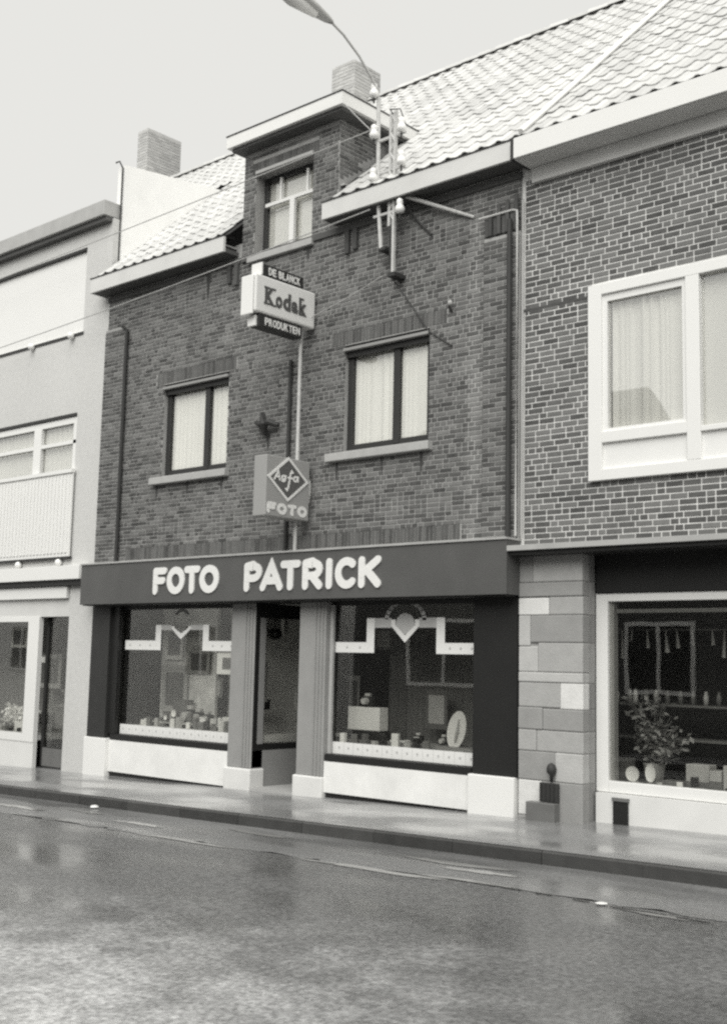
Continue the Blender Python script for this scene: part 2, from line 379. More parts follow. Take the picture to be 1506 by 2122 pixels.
def wall_grid(mb, s0, s1, z0, z1, holes, P, depth, into, openz=()):
    """quads around holes + reveals.  P(s,z,d): point, d = depth into the wall"""
    xs = sorted({s0, s1, *[max(s0, min(s1, h[0])) for h in holes], *[max(s0, min(s1, h[1])) for h in holes]})
    zs = sorted({z0, z1, *[max(z0, min(z1, h[2])) for h in holes], *[max(z0, min(z1, h[3])) for h in holes]})
    for a, b in zip(xs, xs[1:]):
        for c, d in zip(zs, zs[1:]):
            mx_, mz = (a+b)/2, (c+d)/2
            if any(h[0] < mx_ < h[1] and h[2] < mz < h[3] for h in holes): continue
            mb.quad(P(a, c, 0), P(b, c, 0), P(b, d, 0), P(a, d, 0))
    for h0, h1, k0, k1 in holes:
        mb.quad(P(h0, k0, 0), P(h0, k1, 0), P(h0, k1, depth), P(h0, k0, depth)); mb.quad(P(h1, k0, 0), P(h1, k0, depth), P(h1, k1, depth), P(h1, k1, 0))
        if k0 not in openz: mb.quad(P(h0, k0, 0), P(h0, k0, depth), P(h1, k0, depth), P(h1, k0, 0))
        if k1 not in openz: mb.quad(P(h0, k1, 0), P(h1, k1, 0), P(h1, k1, depth), P(h0, k1, depth))
    return mb
def pleats(x0, x1, y, z0, z1, n=10, amp=.02, seed=0, gather=1.0):
    R = random.Random(seed); mb = MB(); k = n*6; xs = []; ys = []
    for i in range(k+1):
        t = i/k; xs.append(x0+(x1-x0)*t); ys.append(y+amp*(.75+.4*sin(t*9+seed*2))*sin(t*n*2*pi+2.6*sin(t*11+seed)+1.5*sin(t*23+seed*3))+R.uniform(-.08, .08)*amp)
    vs = []
    for zz, f in ((z0, 1.0), ((z0+z1)/2, .9), (z1, .75)):
        vs += [(xs[i], y+(ys[i]-y)*f, zz) for i in range(k+1)]
    q = k+1
    mb.add(vs, [(r*q+i, r*q+i+1, (r+1)*q+i+1, (r+1)*q+i) for r in range(2) for i in range(k)])
    return mb

# ------------------------------------------------------------------ the ground
def sheet(name, m, x0, x1, y0, y1, dz, kind='structure', nx=2, ny=2, parent=None, cross=0.0):
    mb = MB(); vs = []; 
    for j_ in range(ny+1):
        for i in range(nx+1):
            x = x0+(x1-x0)*i/nx; y = y0+(y1-y0)*j_/ny; vs.append((x, y, gz(x, y)+dz))
    mb.add(vs, [(j_*(nx+1)+i, j_*(nx+1)+i+1, (j_+1)*(nx+1)+i+1, (j_+1)*(nx+1)+i) for j_ in range(ny) for i in range(nx)])
    o = mb.build(name, m, parent)
    if kind: o['kind'] = kind
    return o
sheet('ground', M['opp'], -300, 300, -300, 300, -.40)
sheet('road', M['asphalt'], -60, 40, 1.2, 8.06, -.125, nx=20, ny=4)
mb = MB(); R = random.Random(4); vs = []; xx = -60.0
while xx < 40:
    ya = 8.06+R.uniform(-.05, .05); vs += [(xx, ya, gz(xx, ya)-.1225), (xx, 9.19, gz(xx, 9.19)-.1225)]; xx += R.uniform(.08, .3) if -20 < xx < 2 else 2
mb.add(vs, [(2*i, 2*i+2, 2*i+3, 2*i+1) for i in range(len(vs)//2-1)]); o = mb.build('gutter_strip', M['gutter_concrete']); o['kind'] = 'structure'
M['water'] = mat('water_glint', .34, .12, .1, 3, spec=.9); M['tar'] = mat('tar', .03, .5, .2, 6)  # the water's pale base colour paints in its bright reflection
pud = bpy.data.objects.new('puddle', None); COL.objects.link(pud); pud['kind'] = 'structure'
for (cx, cy, lx_, ly_) in ((-9.4, 8.02, .75, .035), (-7.0, 8.0, .9, .05), (-6.0, 8.1, .45, .035), (-12.2, 8.75, .35, .05), (-6.6, 8.72, .6, .06), (-6.2, 8.5, .4, .06), (-10.9, 8.5, .4, .05), (-4.2, 7.92, .3, .03), (-9.3, 8.85, .5, .05), (-13.4, 8.5, .6, .07)):
    vs = []; n = 26
    for k in range(n):
        a = 2*pi*k/n; q_ = 1+R.uniform(-.28, .28); x = cx+lx_*q_*cos(a); y = cy+ly_*q_*sin(a)+.02*sin(x*5); vs.append((x, y, gz(x, y)-(.118 if cy > 8.2 else .1205)))
    MB().add(vs, [tuple(range(n))]).build('water_film', M['water'], pud)
seam = bpy.data.objects.new('tar_seam', None); COL.objects.link(seam); seam['kind'] = 'structure'
for (x0, x1, y) in ((-5.62, -5.45, 8.05), (-5.3, -5.15, 8.03), (-4.95, -4.8, 8.0), (-4.6, -4.15, 7.95), (-4.05, -3.8, 7.92), (-5.75, -5.7, 8.05)):
    n = 8; up_ = [(x0+(x1-x0)*k/n, y+R.uniform(.008, .02)) for k in range(n+1)]; dn = [(x1-(x1-x0)*k/n, y-R.uniform(.008, .02)) for k in range(n+1)]
    vs = [(x, yy, gz(x, yy)-.1195) for x, yy in dn+up_]; MB().add(vs, [tuple(range(len(vs)))]).build('tar_patch', M['tar'], seam)
sheet('pavement', M['paving'], -60, 40, 9.235, 12.6, 0, nx=20)
op = sheet('opposite_pavement', M['paving'], -60, 40, -1.5, 1.2, .0)
mb = MB(); mb.quad((-60, 1.2, gz(-60, 1.2)), (-60, 1.2, gz(-60, 1.2)-.2), (40, 1.2, gz(40, 1.2)-.2), (40, 1.2, gz(40, 1.2))); 
o = mb.build('opposite_kerb', M['kerb_top']); o['kind'] = 'structure'
kb = bpy.data.objects.new('kerb', None); COL.objects.link(kb); kb['kind'] = 'structure'
x = -26.0; i = 0
while x < 2:
    w = .995; y0, y1 = 9.19+random.uniform(-.004, .004), 9.338; g = gz(x+w/2, 9.25)-.004; sl_ = .0196*w/2
    mb = MB()
    mb.add([(x, y0, g-.3-sl_), (x+w, y0, g-.3+sl_), (x+w, y1, g-.3+sl_), (x, y1, g-.3-sl_), (x, y0, g-sl_-.015), (x+w, y0, g+sl_-.015), (x+w, y1, g+sl_), (x, y1, g-sl_), (x, y0+.02, g-sl_), (x+w, y0+.02, g+sl_)],
           [(0, 1, 5, 4), (4, 5, 9, 8), (8, 9, 6, 7), (1, 2, 6, 9, 5), (3, 0, 4, 8, 7), (2, 3, 7, 6)])
    o = mb.build('kerb_stone', M['kerb_top'], kb)
    x += 1.0; i += 1
mb = MB(); mb.box(-60, -26.01, 9.19, 9.338, -1.5, gz(-43, 9.2)+.2)

# ------------------------------------------------------------------ the photo shop house
XL, XR, YF = -15.42, -7.47, 11.0
TP = .898; EZ = 7.56; EY = 10.72; RY, RZ = 15.62, 7.56+(15.62-10.72)*.898
house = empty('shop_house', 'dark brick photo shop house with a dormer between the two plainer houses', 'house')
holes = [(-13.93, -12.47, 4.27, 5.67), (-10.23, -8.82, 4.27, 5.67)]
SOL = [(-14.1, -12.3, 5.69, 5.8665), (-10.45, -8.55, 5.69, 5.8665), (-14.7, -8.3, 3.045, 3.2215)]
wl = MB(); DW = (-12.05, -10.9, 7.27, 8.47)
wall_grid(wl, XL, XR, 2.9, 7.52, holes+[(DW[0], DW[1], DW[2], 7.52)], lambda s, z, d: (s, YF+d, z), .26, 1, openz=(7.52,))
wall_grid(wl, -12.29, -10.41, 7.52, 8.95, [(DW[0], DW[1], 7.52, DW[3])], lambda s, z, d: (s, YF+d, z), .26, 1, openz=(7.52,))
wl.build('wall', M['mortar_dark'], house)
items = bricks(XL, XR, 2.93, 7.28, holes+[(DW[0], DW[1], DW[2]-.07, DW[3])], face_y(YF), soldiers=SOL, L=.186, Hc=.0575, j=.0125)
items += bricks(-12.29, -10.41, 7.285, 8.80, [DW], face_y(YF), L=.186, Hc=.0575, j=.0125, soldiers=[(-12.12, -10.8, 8.4925, 8.669)])
# proud pilasters at both ends
items_p = bricks(XL, -14.92, 2.93, 6.75, [], face_y(YF-.045), L=.186, Hc=.0575, j=.0125, bond='run')
items_p += bricks(-7.98, XR-.004, 2.93, 6.58, [], face_y(YF-.045), L=.186, Hc=.0575, j=.0125, bond='run')
sold = [t for t in items if t[2][0] < 70 and t[2][1] > 120]; items = [t for t in items if not (t[2][0] < 70 and t[2][1] > 120)]
pieces(house, 'brick', items+items_p, M['brick_dark'], 300, 'brickwork', protos=brick_proto)
pieces(house, 'soldier_brick', sold, M['brick_band'], 300, protos=brick_proto)
B('pilaster', M['mortar_dark'], house, XL, -14.92, YF-.045, YF+.02, 2.9, 6.75); B('pilaster', M['mortar_dark'], house, -7.98, XR-.004, YF-.045, YF+.02, 2.9, 6.58)
its = []
for k in range(8):
    a = -7.97+k*.061; hh = .24+(.05 if k % 2 else -.03)+.02*k
    p = Vector((a+.025, YF-.05-(.015 if k % 2 else 0), 6.60+hh/2)); its.append((p, Matrix.Translation(p), (50, round(hh*200)*5)))
pieces(house, 'soldier_brick', its, M['brick_soot'], 300, protos=brick_proto)
# dormer cheek on the right, running back into the roof
ck = MB(); ck.add([(-10.41, YF, 7.5), (-10.41, 13.0, 9.6), (-10.41, 13.0, 8.95), (-10.41, YF, 8.95)], [(0, 1, 2, 3)])
ck = MB(); yb = EY+(8.95-EZ)/TP
ck.add([(-10.41, YF, 7.5), (-10.41, yb, 8.95), (-10.41, YF, 8.95)], [(0, 1, 2)])
ck.build('dormer_cheek', M['mortar_dark'], house); ck = MB()
ck.add([(-12.29, YF, 7.5), (-12.29, yb, 8.95), (-12.29, YF, 8.95)], [(0, 2, 1)])
ck.build('dormer_cheek', M['mortar_dark'], house)
it2 = [t for t in bricks(YF, 12.5, 7.5, 8.88, [], face_x(-10.41), L=.186, Hc=.0575, j=.0125, bond='run') if t[0].z > EZ+(t[0].y-EY)*TP+.12]
pieces(house, 'cheek_brick', it2, M['brick_dark'], 300, protos=brick_proto)
# dormer roof: boxed eaves
dr = MB().box(-12.42, -10.15, 10.74, 12.75, 8.89, 9.06); dr.build('dormer_roof', M['fascia_pale'], house)
B('dormer_soffit', M['soffit'], house, -12.36, -10.21, 10.80, 12.6, 8.84, 8.887)
B('dormer_drip_edge', M['dark'], house, -12.43, -10.14, 10.73, 12.75, 9.062, 9.078)
# eaves boxes left and right
for nm, a, b in (('l', -15.55, -12.36), ('r', -10.43, -7.42)):
    B('gutter', M['fascia'], house, a, b, 10.70, 10.74, 7.34, 7.565)
    B('gutter_lip', M['dark'], house, a-.01, b+.005, 10.69, 10.90, 7.568, 7.582)
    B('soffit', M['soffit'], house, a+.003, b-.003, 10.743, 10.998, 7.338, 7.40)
    B('gutter_end', M['fascia'] if nm == 'l' else M['dark'], house, (a if nm == 'l' else b-.035), (a+.03 if nm == 'l' else b), 10.743, 10.998, 7.402, 7.56)
    B('gutter_bed', M['zinc'], house, a+.04, b-.04, 10.745, 10.995, 7.45, 7.47)
# trim line of boards under the eaves
B('eaves_board', M['soffit'], house, -12.27, XR, 10.965, 10.998, 7.22, 7.30)
B('eaves_board', M['soffit'], house, XL, -12.3, 10.965, 10.998, 7.22, 7.30)
# corbels under the eaves
for x0 in (-12.55, -12.40, -10.24, -10.10):
    B('corbel', M['brick_soot'], house, x0, x0+.07, 10.95, 10.992, 6.98-.12*random.random(), 7.22)
# upper windows
def casement(x0, x1, z0, z1, Y, m, mull, parent, name='window', fw=.07, cur=True, bars=(), lowbar=.0, seed=1, top=.0, gl='glass'):
    w = MB()
    w.box(x0, x0+fw, Y, Y+.06, z0, z1); w.box(x1-fw, x1, Y, Y+.06, z0, z1); w.box(x0+fw, x1-fw, Y, Y+.06, z1-fw-top, z1); w.box(x0+fw, x1-fw, Y, Y+.06, z0, z0+fw)
    for mm, mw_, c, d in mull: w.box(mm-mw_/2, mm+mw_/2, Y-.01, Y+.05, c, d)
    for a, b, c, d in bars: w.box(a, b, Y-.005, Y+.045, c, d)
    o = w.build(name, m, parent, bevel=.006)
    g = MB(); g.box(x0+fw*.5, x1-fw*.5, Y+.028, Y+.032, z0+fw*.5, z1-fw*.5); g.build('pane', M[gl], o)
    if cur: pleats(x0+.03, x1-.03, Y+.06, z0, z1, int((x1-x0)*9), .014, seed).build('curtain', M['curtain'], o, True)
    B('room_back', M['inside_mid'], o, x0, x1, Y+.6, Y+.62, z0-.1, z1+.1)
    return o
casement(-13.93, -12.47, 4.27, 5.67, 11.075, M['dark_wood'], [(-13.0, .10, 4.3, 5.6)], house, fw=.09, top=.03, seed=3, gl='glass')
casement(-10.23, -8.82, 4.27, 5.67, 11.075, M['dark_wood'], [(-9.40, .10, 4.3, 5.6)], house, fw=.09, top=.03, seed=5, gl='glass')
for x0, x1 in ((-14.09, -12.39), (-10.46, -8.75)):
    B('sill', M['stone_sill'], house, x0, x1, 10.90, 11.12, 4.14, 4.245, bevel=.008)
for x0, x1 in ((-13.93, -12.47), (-10.23, -8.82)):
    B('lintel', M['grey'], house, x0, x1, 10.96, 11.028, 5.585, 5.625, bevel=.004)
    B('shutter_box', M['dark_wood'], house, x0+.002, x1-.002, 11.03, 11.063, 5.51, 5.668)
dwo = casement(DW[0], DW[1], 7.27, 8.47, 11.17, M['dark_wood'], [], house, fw=.07, seed=8, gl='glass_sky', cur=False)
B('reflection_sheet', M['chalk'], dwo, DW[0]+.05, DW[1]-.05, 11.236, 11.24, 7.3, 8.42)  # white sheet added behind the panes, standing in for reflected sky
fr = MB(); fr.box(-11.98, -10.97, 11.13, 11.168, 8.02, 8.07); fr.box(-11.47, -11.38, 11.12, 11.168, 7.34, 8.02); fr.box(-11.70, -11.665, 11.14, 11.168, 8.07, 8.40); fr.box(-11.17, -11.135, 11.14, 11.168, 8.07, 8.40)
fr.build('dormer_glazing_bar', M['fascia_pale'], house)
B('dormer_sill', M['stone_sill'], house, -12.12, -10.84, 10.93, 11.15, 7.17, 7.265, bevel=.008)
B('dormer_lintel', M['stone_sill'], house, -12.02, -10.88, 10.955, 11.0, 8.475, 8.52)
# chimney at the ridge
def chimney(x0, x1, y0, y1, z0, z1, parent):
    MB().box(x0, x1, y0, y1, z0, z1).build('chimney', M['mortar_chimney'], parent)
    t = bricks(x0, x1, z0, z1, [], face_y(y0), L=.2, Hc=.068, bond='run')+bricks(y0, y1, z0, z1, [], face_x(x1), L=.2, Hc=.068, bond='run')
    pieces(parent, 'chimney_brick', t, M['brick_chimney'], 300, protos=brick_proto)
chimney(-14.56, -14.0, 15.12, 15.85, 11.0, 12.62, house)
# roof
def tile_proto(key):
    n = 9; w, l, th = .252, .375, .014; mb = MB(); prof = []
    for i in range(n):
        t = i/(n-1); z = .013*(1-cos(2*pi*min(t/.62, 1)))*-.5 + (.020*sin(pi*(t-.62)/.38) if t > .62 else 0)
        prof.append((-w/2+w*t, z))
    vs = [(x, 0, z+.020) for x, z in prof]+[(x, l, z+.004) for x, z in prof]+[(x, 0, z+.020-th*.8) for x, z in prof]
    fs = [(i, i+1, n+i+1, n+i) for i in range(n-1)]+[(2*n+i, 2*n+i+1, i+1, i) for i in range(n-1)]
    fs += [(0, n, 2*n)]
    fs += [(n-1, 3*n-1, 2*n-1)]
    mb.add(vs, fs); return mb
ang = atan(TP); RL = (RY-EY)*sqrt(1+TP*TP)
def tiles(parent, x0, x1, skip=None, y_start=0, a=.243, b=.335):
    its = []; nr = int((RL)/b)+1; R = random.Random(int(x0*10))
    nx_ = int((x1-x0)/a+.5); a = (x1-x0)/nx_
    for r in range(nr):
        for c in range(nx_):
            x = x0+a*(c+.5); t = r*b
            if t+.2 > RL+.1: continue
            y = EY+t*cos(ang); z = EZ+.03+t*sin(ang)
            if skip and skip(x, y+.15, z): continue
            p = Vector((x+R.uniform(-.004, .004), y+R.uniform(-.004, .004), z+R.uniform(-.002, .004)))
            mw = Matrix.Translation(p) @ Matrix.Rotation(ang+R.uniform(-.008, .008), 4, 'X') @ Matrix.Rotation(R.uniform(-.012, .012), 4, 'Z')
            its.append((p, mw, 0))
    pieces(parent, 'roof_tile', its, M['tile'], 300, 'roof_tiles', protos=tile_proto, smooth=False)
def roof_base(parent, x0, x1, yb=20.5, cut=None):
    mb = MB()
    def pl(a, b, ya): mb.quad((a, ya, EZ+.01+(ya-EY)*TP), (b, ya, EZ+.01+(ya-EY)*TP), (b, RY, RZ), (a, RY, RZ))
    if cut: pl(x0, cut[0], EY+.02); pl(cut[0], cut[1], cut[2]); pl(cut[1], x1, EY+.02)
    else: pl(x0, x1, EY+.02)
    mb.quad((x0, RY, RZ), (x1, RY, RZ), (x1, yb, EZ), (x0, yb, EZ)); mb.build('roof', M['roof_bed'], parent)
def ridge(parent, x0, x1):
    its = []; x = x0
    while x < x1:
        p = Vector((x, RY, RZ+.02)); its.append((p, Matrix.Translation(p), 0)); x += .36
    def proto(k):
        mb = MB(); n = 8; vs = []
        for xx, r in ((0, .115), (.38, .10)):
            for i in range(n+1): t = pi*i/n; vs.append((xx, -r*cos(t)*1.15, r*sin(t)-.02))
        mb.add(vs, [(i, i+1, n+2+i, n+1+i) for i in range(n)]); return mb
    pieces(parent, 'ridge_tile', its, M['tile'], 300, protos=proto, smooth=True)
SEAM = -7.33
def skip_main(x, y, z): return (-12.35 < x < -10.2 and y < 12.50)
tiles(house, XL+.05, SEAM, skip_main); roof_base(house, XL-.05, SEAM, cut=(-12.29, -10.41, 12.24)); ridge(house, XL, SEAM)
# the dormer passes through the roof: hide bed there with lead apron
B('lead_flashing', M['zinc'], house, -10.40, -10.33, 11.02, 11.10, 7.9, 7.93)
# side return of the house shell (behind) so nothing is hollow
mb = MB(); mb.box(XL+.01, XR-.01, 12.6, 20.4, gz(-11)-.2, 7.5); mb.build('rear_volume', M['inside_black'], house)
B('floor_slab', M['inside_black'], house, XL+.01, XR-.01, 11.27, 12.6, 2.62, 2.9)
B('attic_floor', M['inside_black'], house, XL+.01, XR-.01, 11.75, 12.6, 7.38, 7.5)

# ---- shop front
YS = YF
# sign board
B('sign_board', M['sign_board'], house, XL, XR, 10.72, 10.75, 2.36, 2.965, bevel=.004)
B('sign_trim', M['zinc'], house, XL-.01, XR+.01, 10.70, 11.0, 2.968, 2.993, bevel=.003)
B('sign_side', M['sign_board'], house, XR-.03, XR-.001, 10.752, 10.998, 2.362, 2.963)
B('sign_side', M['sign_board'], house, XL+.001, XL+.03, 10.752, 10.998, 2.362, 2.963)
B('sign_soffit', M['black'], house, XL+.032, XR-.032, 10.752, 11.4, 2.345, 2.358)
# letters FOTO PATRICK
lx = {'F': .27, 'O': .36, 'T': .33, 'P': .32, 'A': .39, 'R': .35, 'I': .12, 'C': .35, 'K': .37}
Lz0, Lz1 = 2.475, 2.865
sw = [('F', -13.62, .30), ('O', -13.31, .385), ('T', -12.93, .33), ('O', -12.60, .40),
      ('P', -11.69, .34), ('A', -11.38, .42), ('T', -11.0, .36), ('R', -10.60, .35), ('I', -10.20, .13), ('C', -10.03, .36), ('K', -9.64, .36)]
for ch, x0, w in sw:
    strokes(ch, w, Lz1-Lz0, .10, lambda a, b, d, x0=x0: (x0+a, 10.7195-d, Lz0+b), .02).build('letter', M['white_glossy'], house)
# piers, plinths
B('pier', M['dark'], house, XL+.0, -14.97, 10.97, 11.35, .36, 2.343)
B('plinth_block', M['white'], house, XL-.02, -14.89, 10.93, 11.3, gz(-15.2)-.1, .355, bevel=.012)
B('pier', M['black'], house, -8.10, XR-.03, 10.985, 11.35, .37, 2.343)
B('plinth_block', M['white'], house, -8.135, XR-.04, 10.94, 11.3, gz(-7.8)-.1, .365, bevel=.012)
def stall(x0, x1):
    g = gz((x0+x1)/2)
    B('stall_riser', M['plinth'], house, x0, x1, 11.0, 11.18, g+.045, .335)
    B('stall_slot', M['black'], house, x0, x1, 11.03, 11.1, g-.1, g+.043)
    B('window_ledge', M['black'], house, x0, x1, 11.01, 11.14, .338, .425)
stall(-14.888, -12.22); stall(-10.42, -8.14)
# columns beside the door
def column(x0, x1):
    B('column', M['column'], house, x0, x1, 10.985, 11.2, .14, 2.343, bevel=.01)
    B('column_base', M['cream'], house, x0-.03, x1+.02, 10.95, 11.22, gz(x0)-.1, .138, bevel=.02)
    for k in (0.62, .75, .88):
        B('column_fillet', M['column'], house, x0+(x1-x0)*k, x0+(x1-x0)*k+.018, 10.97, 10.984, .15, 2.34)
column(-12.215, -11.745); column(-10.90, -10.43)
# shop windows
def shop_window(x0, x1, z0, z1, seed):
    f = MB(); f.box(x0, x0+.05, 11.10, 11.16, z0, z1); f.box(x1-.03, x1, 11.10, 11.16, z0, z1); f.box(x0+.05, x1-.03, 11.10, 11.16, z1-.05, z1)
    o = f.build('shop_window', M['dark'], house)
    B('pane', M['glass_shop'], o, x0+.02, x1-.01, 11.125, 11.131, z0, z1-.02)
    return o
w1 = shop_window(-14.90, -12.215, .43, 2.343, 1)
w2 = shop_window(-10.43, -8.10, .43, 2.343, 2)
B('window_jamb', M['black'], house, -14.968, -14.80, 11.02, 11.09, .43, 2.343)
B('window_jamb', M['zinc'], house, -10.425, -10.37, 11.06, 11.095, .43, 2.30)
# interiors
B('display_floor', M['inside_mid'], house, -14.9, -11.8, 11.17, 12.5, .40, .44)
B('display_floor', M['inside_mid'], house, -10.45, -8.1, 11.17, 12.5, .40, .44)
B('display_back', M['back_pale'], house, -14.9, -13.6, 11.95, 12.0, .441, 2.5)  # reflected street brightness painted as a pale panel behind the glass
B('display_back', M['inside_mid'], house, -13.59, -11.8, 12.2, 12.25, .441, 2.5)
pleats(-10.6, -9.0, 12.42, .45, 2.5, 10, .04, 2).build('display_drape', M['drape'], house, True)
pleats(-9.0, -7.7, 12.45, .45, 2.5, 8, .05, 4).build('display_drape', M['inside_black'], house, True)
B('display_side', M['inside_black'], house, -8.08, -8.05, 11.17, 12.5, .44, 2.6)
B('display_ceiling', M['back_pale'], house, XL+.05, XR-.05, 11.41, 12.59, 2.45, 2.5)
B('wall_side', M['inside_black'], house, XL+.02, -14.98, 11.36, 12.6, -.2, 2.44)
# white tile ledge bands inside the glass: each tile a piece
def ledge(x0, x1, z0, z1, y):
    n = int((x1-x0)/.155); w = (x1-x0)/n
    for k in range(n):
        B('ledge_tile', M['white_glossy'], house, x0+k*w+.002, x0+(k+1)*w-.002, y, y+.02, z0, z1)
        mk = MB(); c = x0+(k+.5)*w; zc = (z0+z1)/2
        mk.prism([(c-.018, zc+.01), (c, zc-.018), (c+.018, zc+.01), (c, zc+.024)], y-.0015, y); mk.build('ledge_mark', M['mid1'], house)
ledge(-14.78, -12.25, .432, .575, 11.108); ledge(-10.50, -8.13, .432, .578, 11.108)
# stepped lace-pattern border printed on the glass, with a shield in the middle
def border(x0, xa, xb, x1, z0, z1, zt0, zt1, cx, zs, m, circ):
    y0, y1 = 11.117, 11.123; o = MB(); w = .125
    o.prism([(x0, z0), (xa+w, z0), (xa+w, zt1), (xa, zt1), (xa, z1), (x0, z1)], y0, y1); o.build('window_border', M['white'], house)
    o = MB(); o.prism([(x1, z0), (x1, z1), (xb, z1), (xb, zt1), (xb-w, zt1), (xb-w, z0)], y0, y1); o.build('window_border', M['white'], house)
    B('window_border', m, house, xa+w+.001, cx-.22, y0, y1, zt0, zt1); B('window_border', m, house, cx+.22, xb-w-.001, y0, y1, zt0, zt1)
    s = MB()
    s.prism([(cx-.22, zt1-.02), (cx-.22, zt0+.02), (cx, zs), (cx+.22, zt0+.02), (cx+.22, zt1-.02), (cx+.155, zt1-.02), (cx+.155, zt0+.03), (cx, zs+.085), (cx-.155, zt0+.03), (cx-.155, zt1-.02)], y0, y1)
    s.build('window_shield', M['white'], house)
    if circ:
        for k in range(11):
            a0 = pi*k/11; a1 = pi*(k+.78)/11; R0, R1 = .27, .33; c2 = zt1-.03
            q = MB(); q.prism([(cx+R0*cos(a0), c2+R0*.75*sin(a0)), (cx+R1*cos(a0), c2+R1*.75*sin(a0)), (cx+R1*cos(a1), c2+R1*.75*sin(a1)), (cx+R0*cos(a1), c2+R0*.75*sin(a1))], y0, y1)
            q.build('window_arch_mark', m, house)
        q = MB(); q.prism([(cx+.15*cos(t_*pi/6), 2.06+.13*sin(t_*pi/6)) for t_ in range(12)], y0+.001, y1-.001); q.build('window_rosette', M['mid1'], house)
    for k in range(3):
        for (a, b) in ((x0, xa), (xb, x1)):
            c = a+(b-a)*(k+.5)/3; q = MB(); zc = (z0+z1)/2
            q.prism([(c-.02, zc), (c, zc-.02), (c+.02, zc), (c, zc+.02)], y0-.002, y0-.0005); q.build('border_mark', M['mid1'], house)
border(-14.75, -14.03, -12.84, -12.26, 1.69, 1.83, 1.985, 2.06, -13.45, 1.85, M['mid1'], False)
border(-10.50, -9.85, -8.62, -8.14, 1.70, 1.83, 2.01, 2.13, -9.23, 1.83, M['mid1'], True)
q = MB(); 
for k in range(8):
    a0 = pi*(.15+.7*k/8); a1 = pi*(.15+.7*(k+1)/8)
    q.prism([(-13.45+.13*cos(a0), 2.16+.09*sin(a0)), (-13.45+.17*cos(a0), 2.16+.13*sin(a0)), (-13.45+.17*cos(a1), 2.16+.13*sin(a1)), (-13.45+.13*cos(a1), 2.16+.09*sin(a1))], 11.117, 11.123)
q.build('window_arch_mark', M['inside'], house)

# door recess: glazed return wall, door
rt = MB(); rt.box(-11.80, -11.742, 11.0, 11.08, .38, 2.343); rt.box(-11.80, -11.742, 11.08, 12.0, .38, .46); rt.box(-11.80, -11.742, 11.08, 12.0, 2.15, 2.343)
o = rt.build('recess_window', M['black'], house)
B('pane', M['glass_shop'], o, -11.775, -11.769, 11.08, 12.0, .46, 2.15)
B('recess_ledge', M['chalk'], house, -11.90, -11.81, 11.2, 12.0, .47, .57)
B('recess_riser', M['column'], house, -11.80, -11.745, 11.0, 12.0, gz(-11.7)-.1, .378)
B('doorstep', M['stone_sill'], house, -11.742, -10.902, 10.96, 12.3, gz(-11.3)-.1, gz(-11.3)+.03)
dd = MB(); dd.box(-11.74, -11.66, 12.05, 12.11, 0, 2.34); dd.box(-10.98, -10.90, 12.05, 12.11, 0, 2.34); dd.box(-11.66, -10.98, 12.05, 12.11, 0, .3); dd.box(-11.66, -10.98, 12.05, 12.11, 2.2, 2.34)
o = dd.build('door', M['dark_wood'], house); B('pane', M['glass_shop'], o, -11.66, -10.98, 12.07, 12.08, .3, 2.2)
MB().tube([(-11.6, 12.0, .9), (-11.6, 12.0, 1.2)], .015).build('handle', M['galv'], o)
B('recess_side', M['dark'], house, -10.90, -10.86, 11.21, 12.3, 0, 2.34)

# ------------------------------------------------------------------ goods in the photo shop windows
def rbox(name, m, label, cat, x0, x1, y0, y1, z0, z1, group=None, bevel=.006):
    o = B(name, m, None, x0, x1, y0, y1, z0, z1, bevel=bevel); return tag(o, label, cat, group)
def camera_item(x, y, z, label, s=1.0):
    r = empty('old_camera', label, 'camera', 'cameras in the photo shop windows')
    MB().box(x-.07*s, x+.07*s, y, y+.05*s, z, z+.09*s).build('body', M['blackgoods'], r, bevel=.008)
    MB().box(x-.03*s, x+.03*s, y+.005, y+.045*s, z+.091*s, z+.12*s).build('viewfinder', M['galv'], r, bevel=.004)
    n = 16; mb = MB(); vs = []
    for yy, rr in ((y, .034), (y-.05*s, .03)): vs += [(x+rr*s*cos(2*pi*k/n), yy, z+.045*s+rr*s*sin(2*pi*k/n)) for k in range(n)]
    mb.add(vs, [(k, (k+1) % n, n+(k+1) % n, n+k) for k in range(n)]+[tuple(range(n, 2*n))]); mb.build('lens', M['galv'], r)
def plate(name, x, y, z, rx, rz, m, label, cat, tilt=0, group=None, rim=None):
    n = 24; r = empty(name, label, cat, group); mb = MB(); vs = []
    for rr, yy in ((1, 0), (.8, .012), (0.02, .012)):
        for k in range(n):
            a = 2*pi*k/n; px, pz = rx*rr*cos(a), rz*rr*sin(a)
            vs.append((x+px*cos(tilt)-pz*sin(tilt), y+yy, z+px*sin(tilt)+pz*cos(tilt)))
    mb.add(vs, [(i*n+k, i*n+(k+1) % n, (i+1)*n+(k+1) % n, (i+1)*n+k) for i in range(2) for k in range(n)]); mb.build('dish', m, r, True)
    MB().tube([(x, y+.05, z), (x, y+.09, z-rz*.9)], .012).build('stand', M['mid2'], r)
    if rim:
        mb = MB(); mb.tube([(x-rx*.15, y-.004, z-rz*.6), (x+rx*.1, y-.006, z-rz*.1), (x+rx*.25, y-.004, z+rz*.55)], [.012, .02, .008]); mb.build('painted_motif', M['mid1'], r)
B('lower_display_step', M['inside'], house, -10.5, -8.2, 11.35, 11.75, .441, .60)
rbox('display_box', M['fascia_pale'], 'pale rectangular projector box in the right window of the photo shop', 'box', -10.44, -9.90, 11.45, 11.62, .72, 1.01)
rbox('display_stand', M['blackgoods'], 'dark low stand under the pale projector box', 'stand', -10.46, -9.88, 11.44, 11.64, .602, .718)
camera_item(-10.17, 11.5, 1.03, 'black camera standing on top of the pale projector box', 1.3)
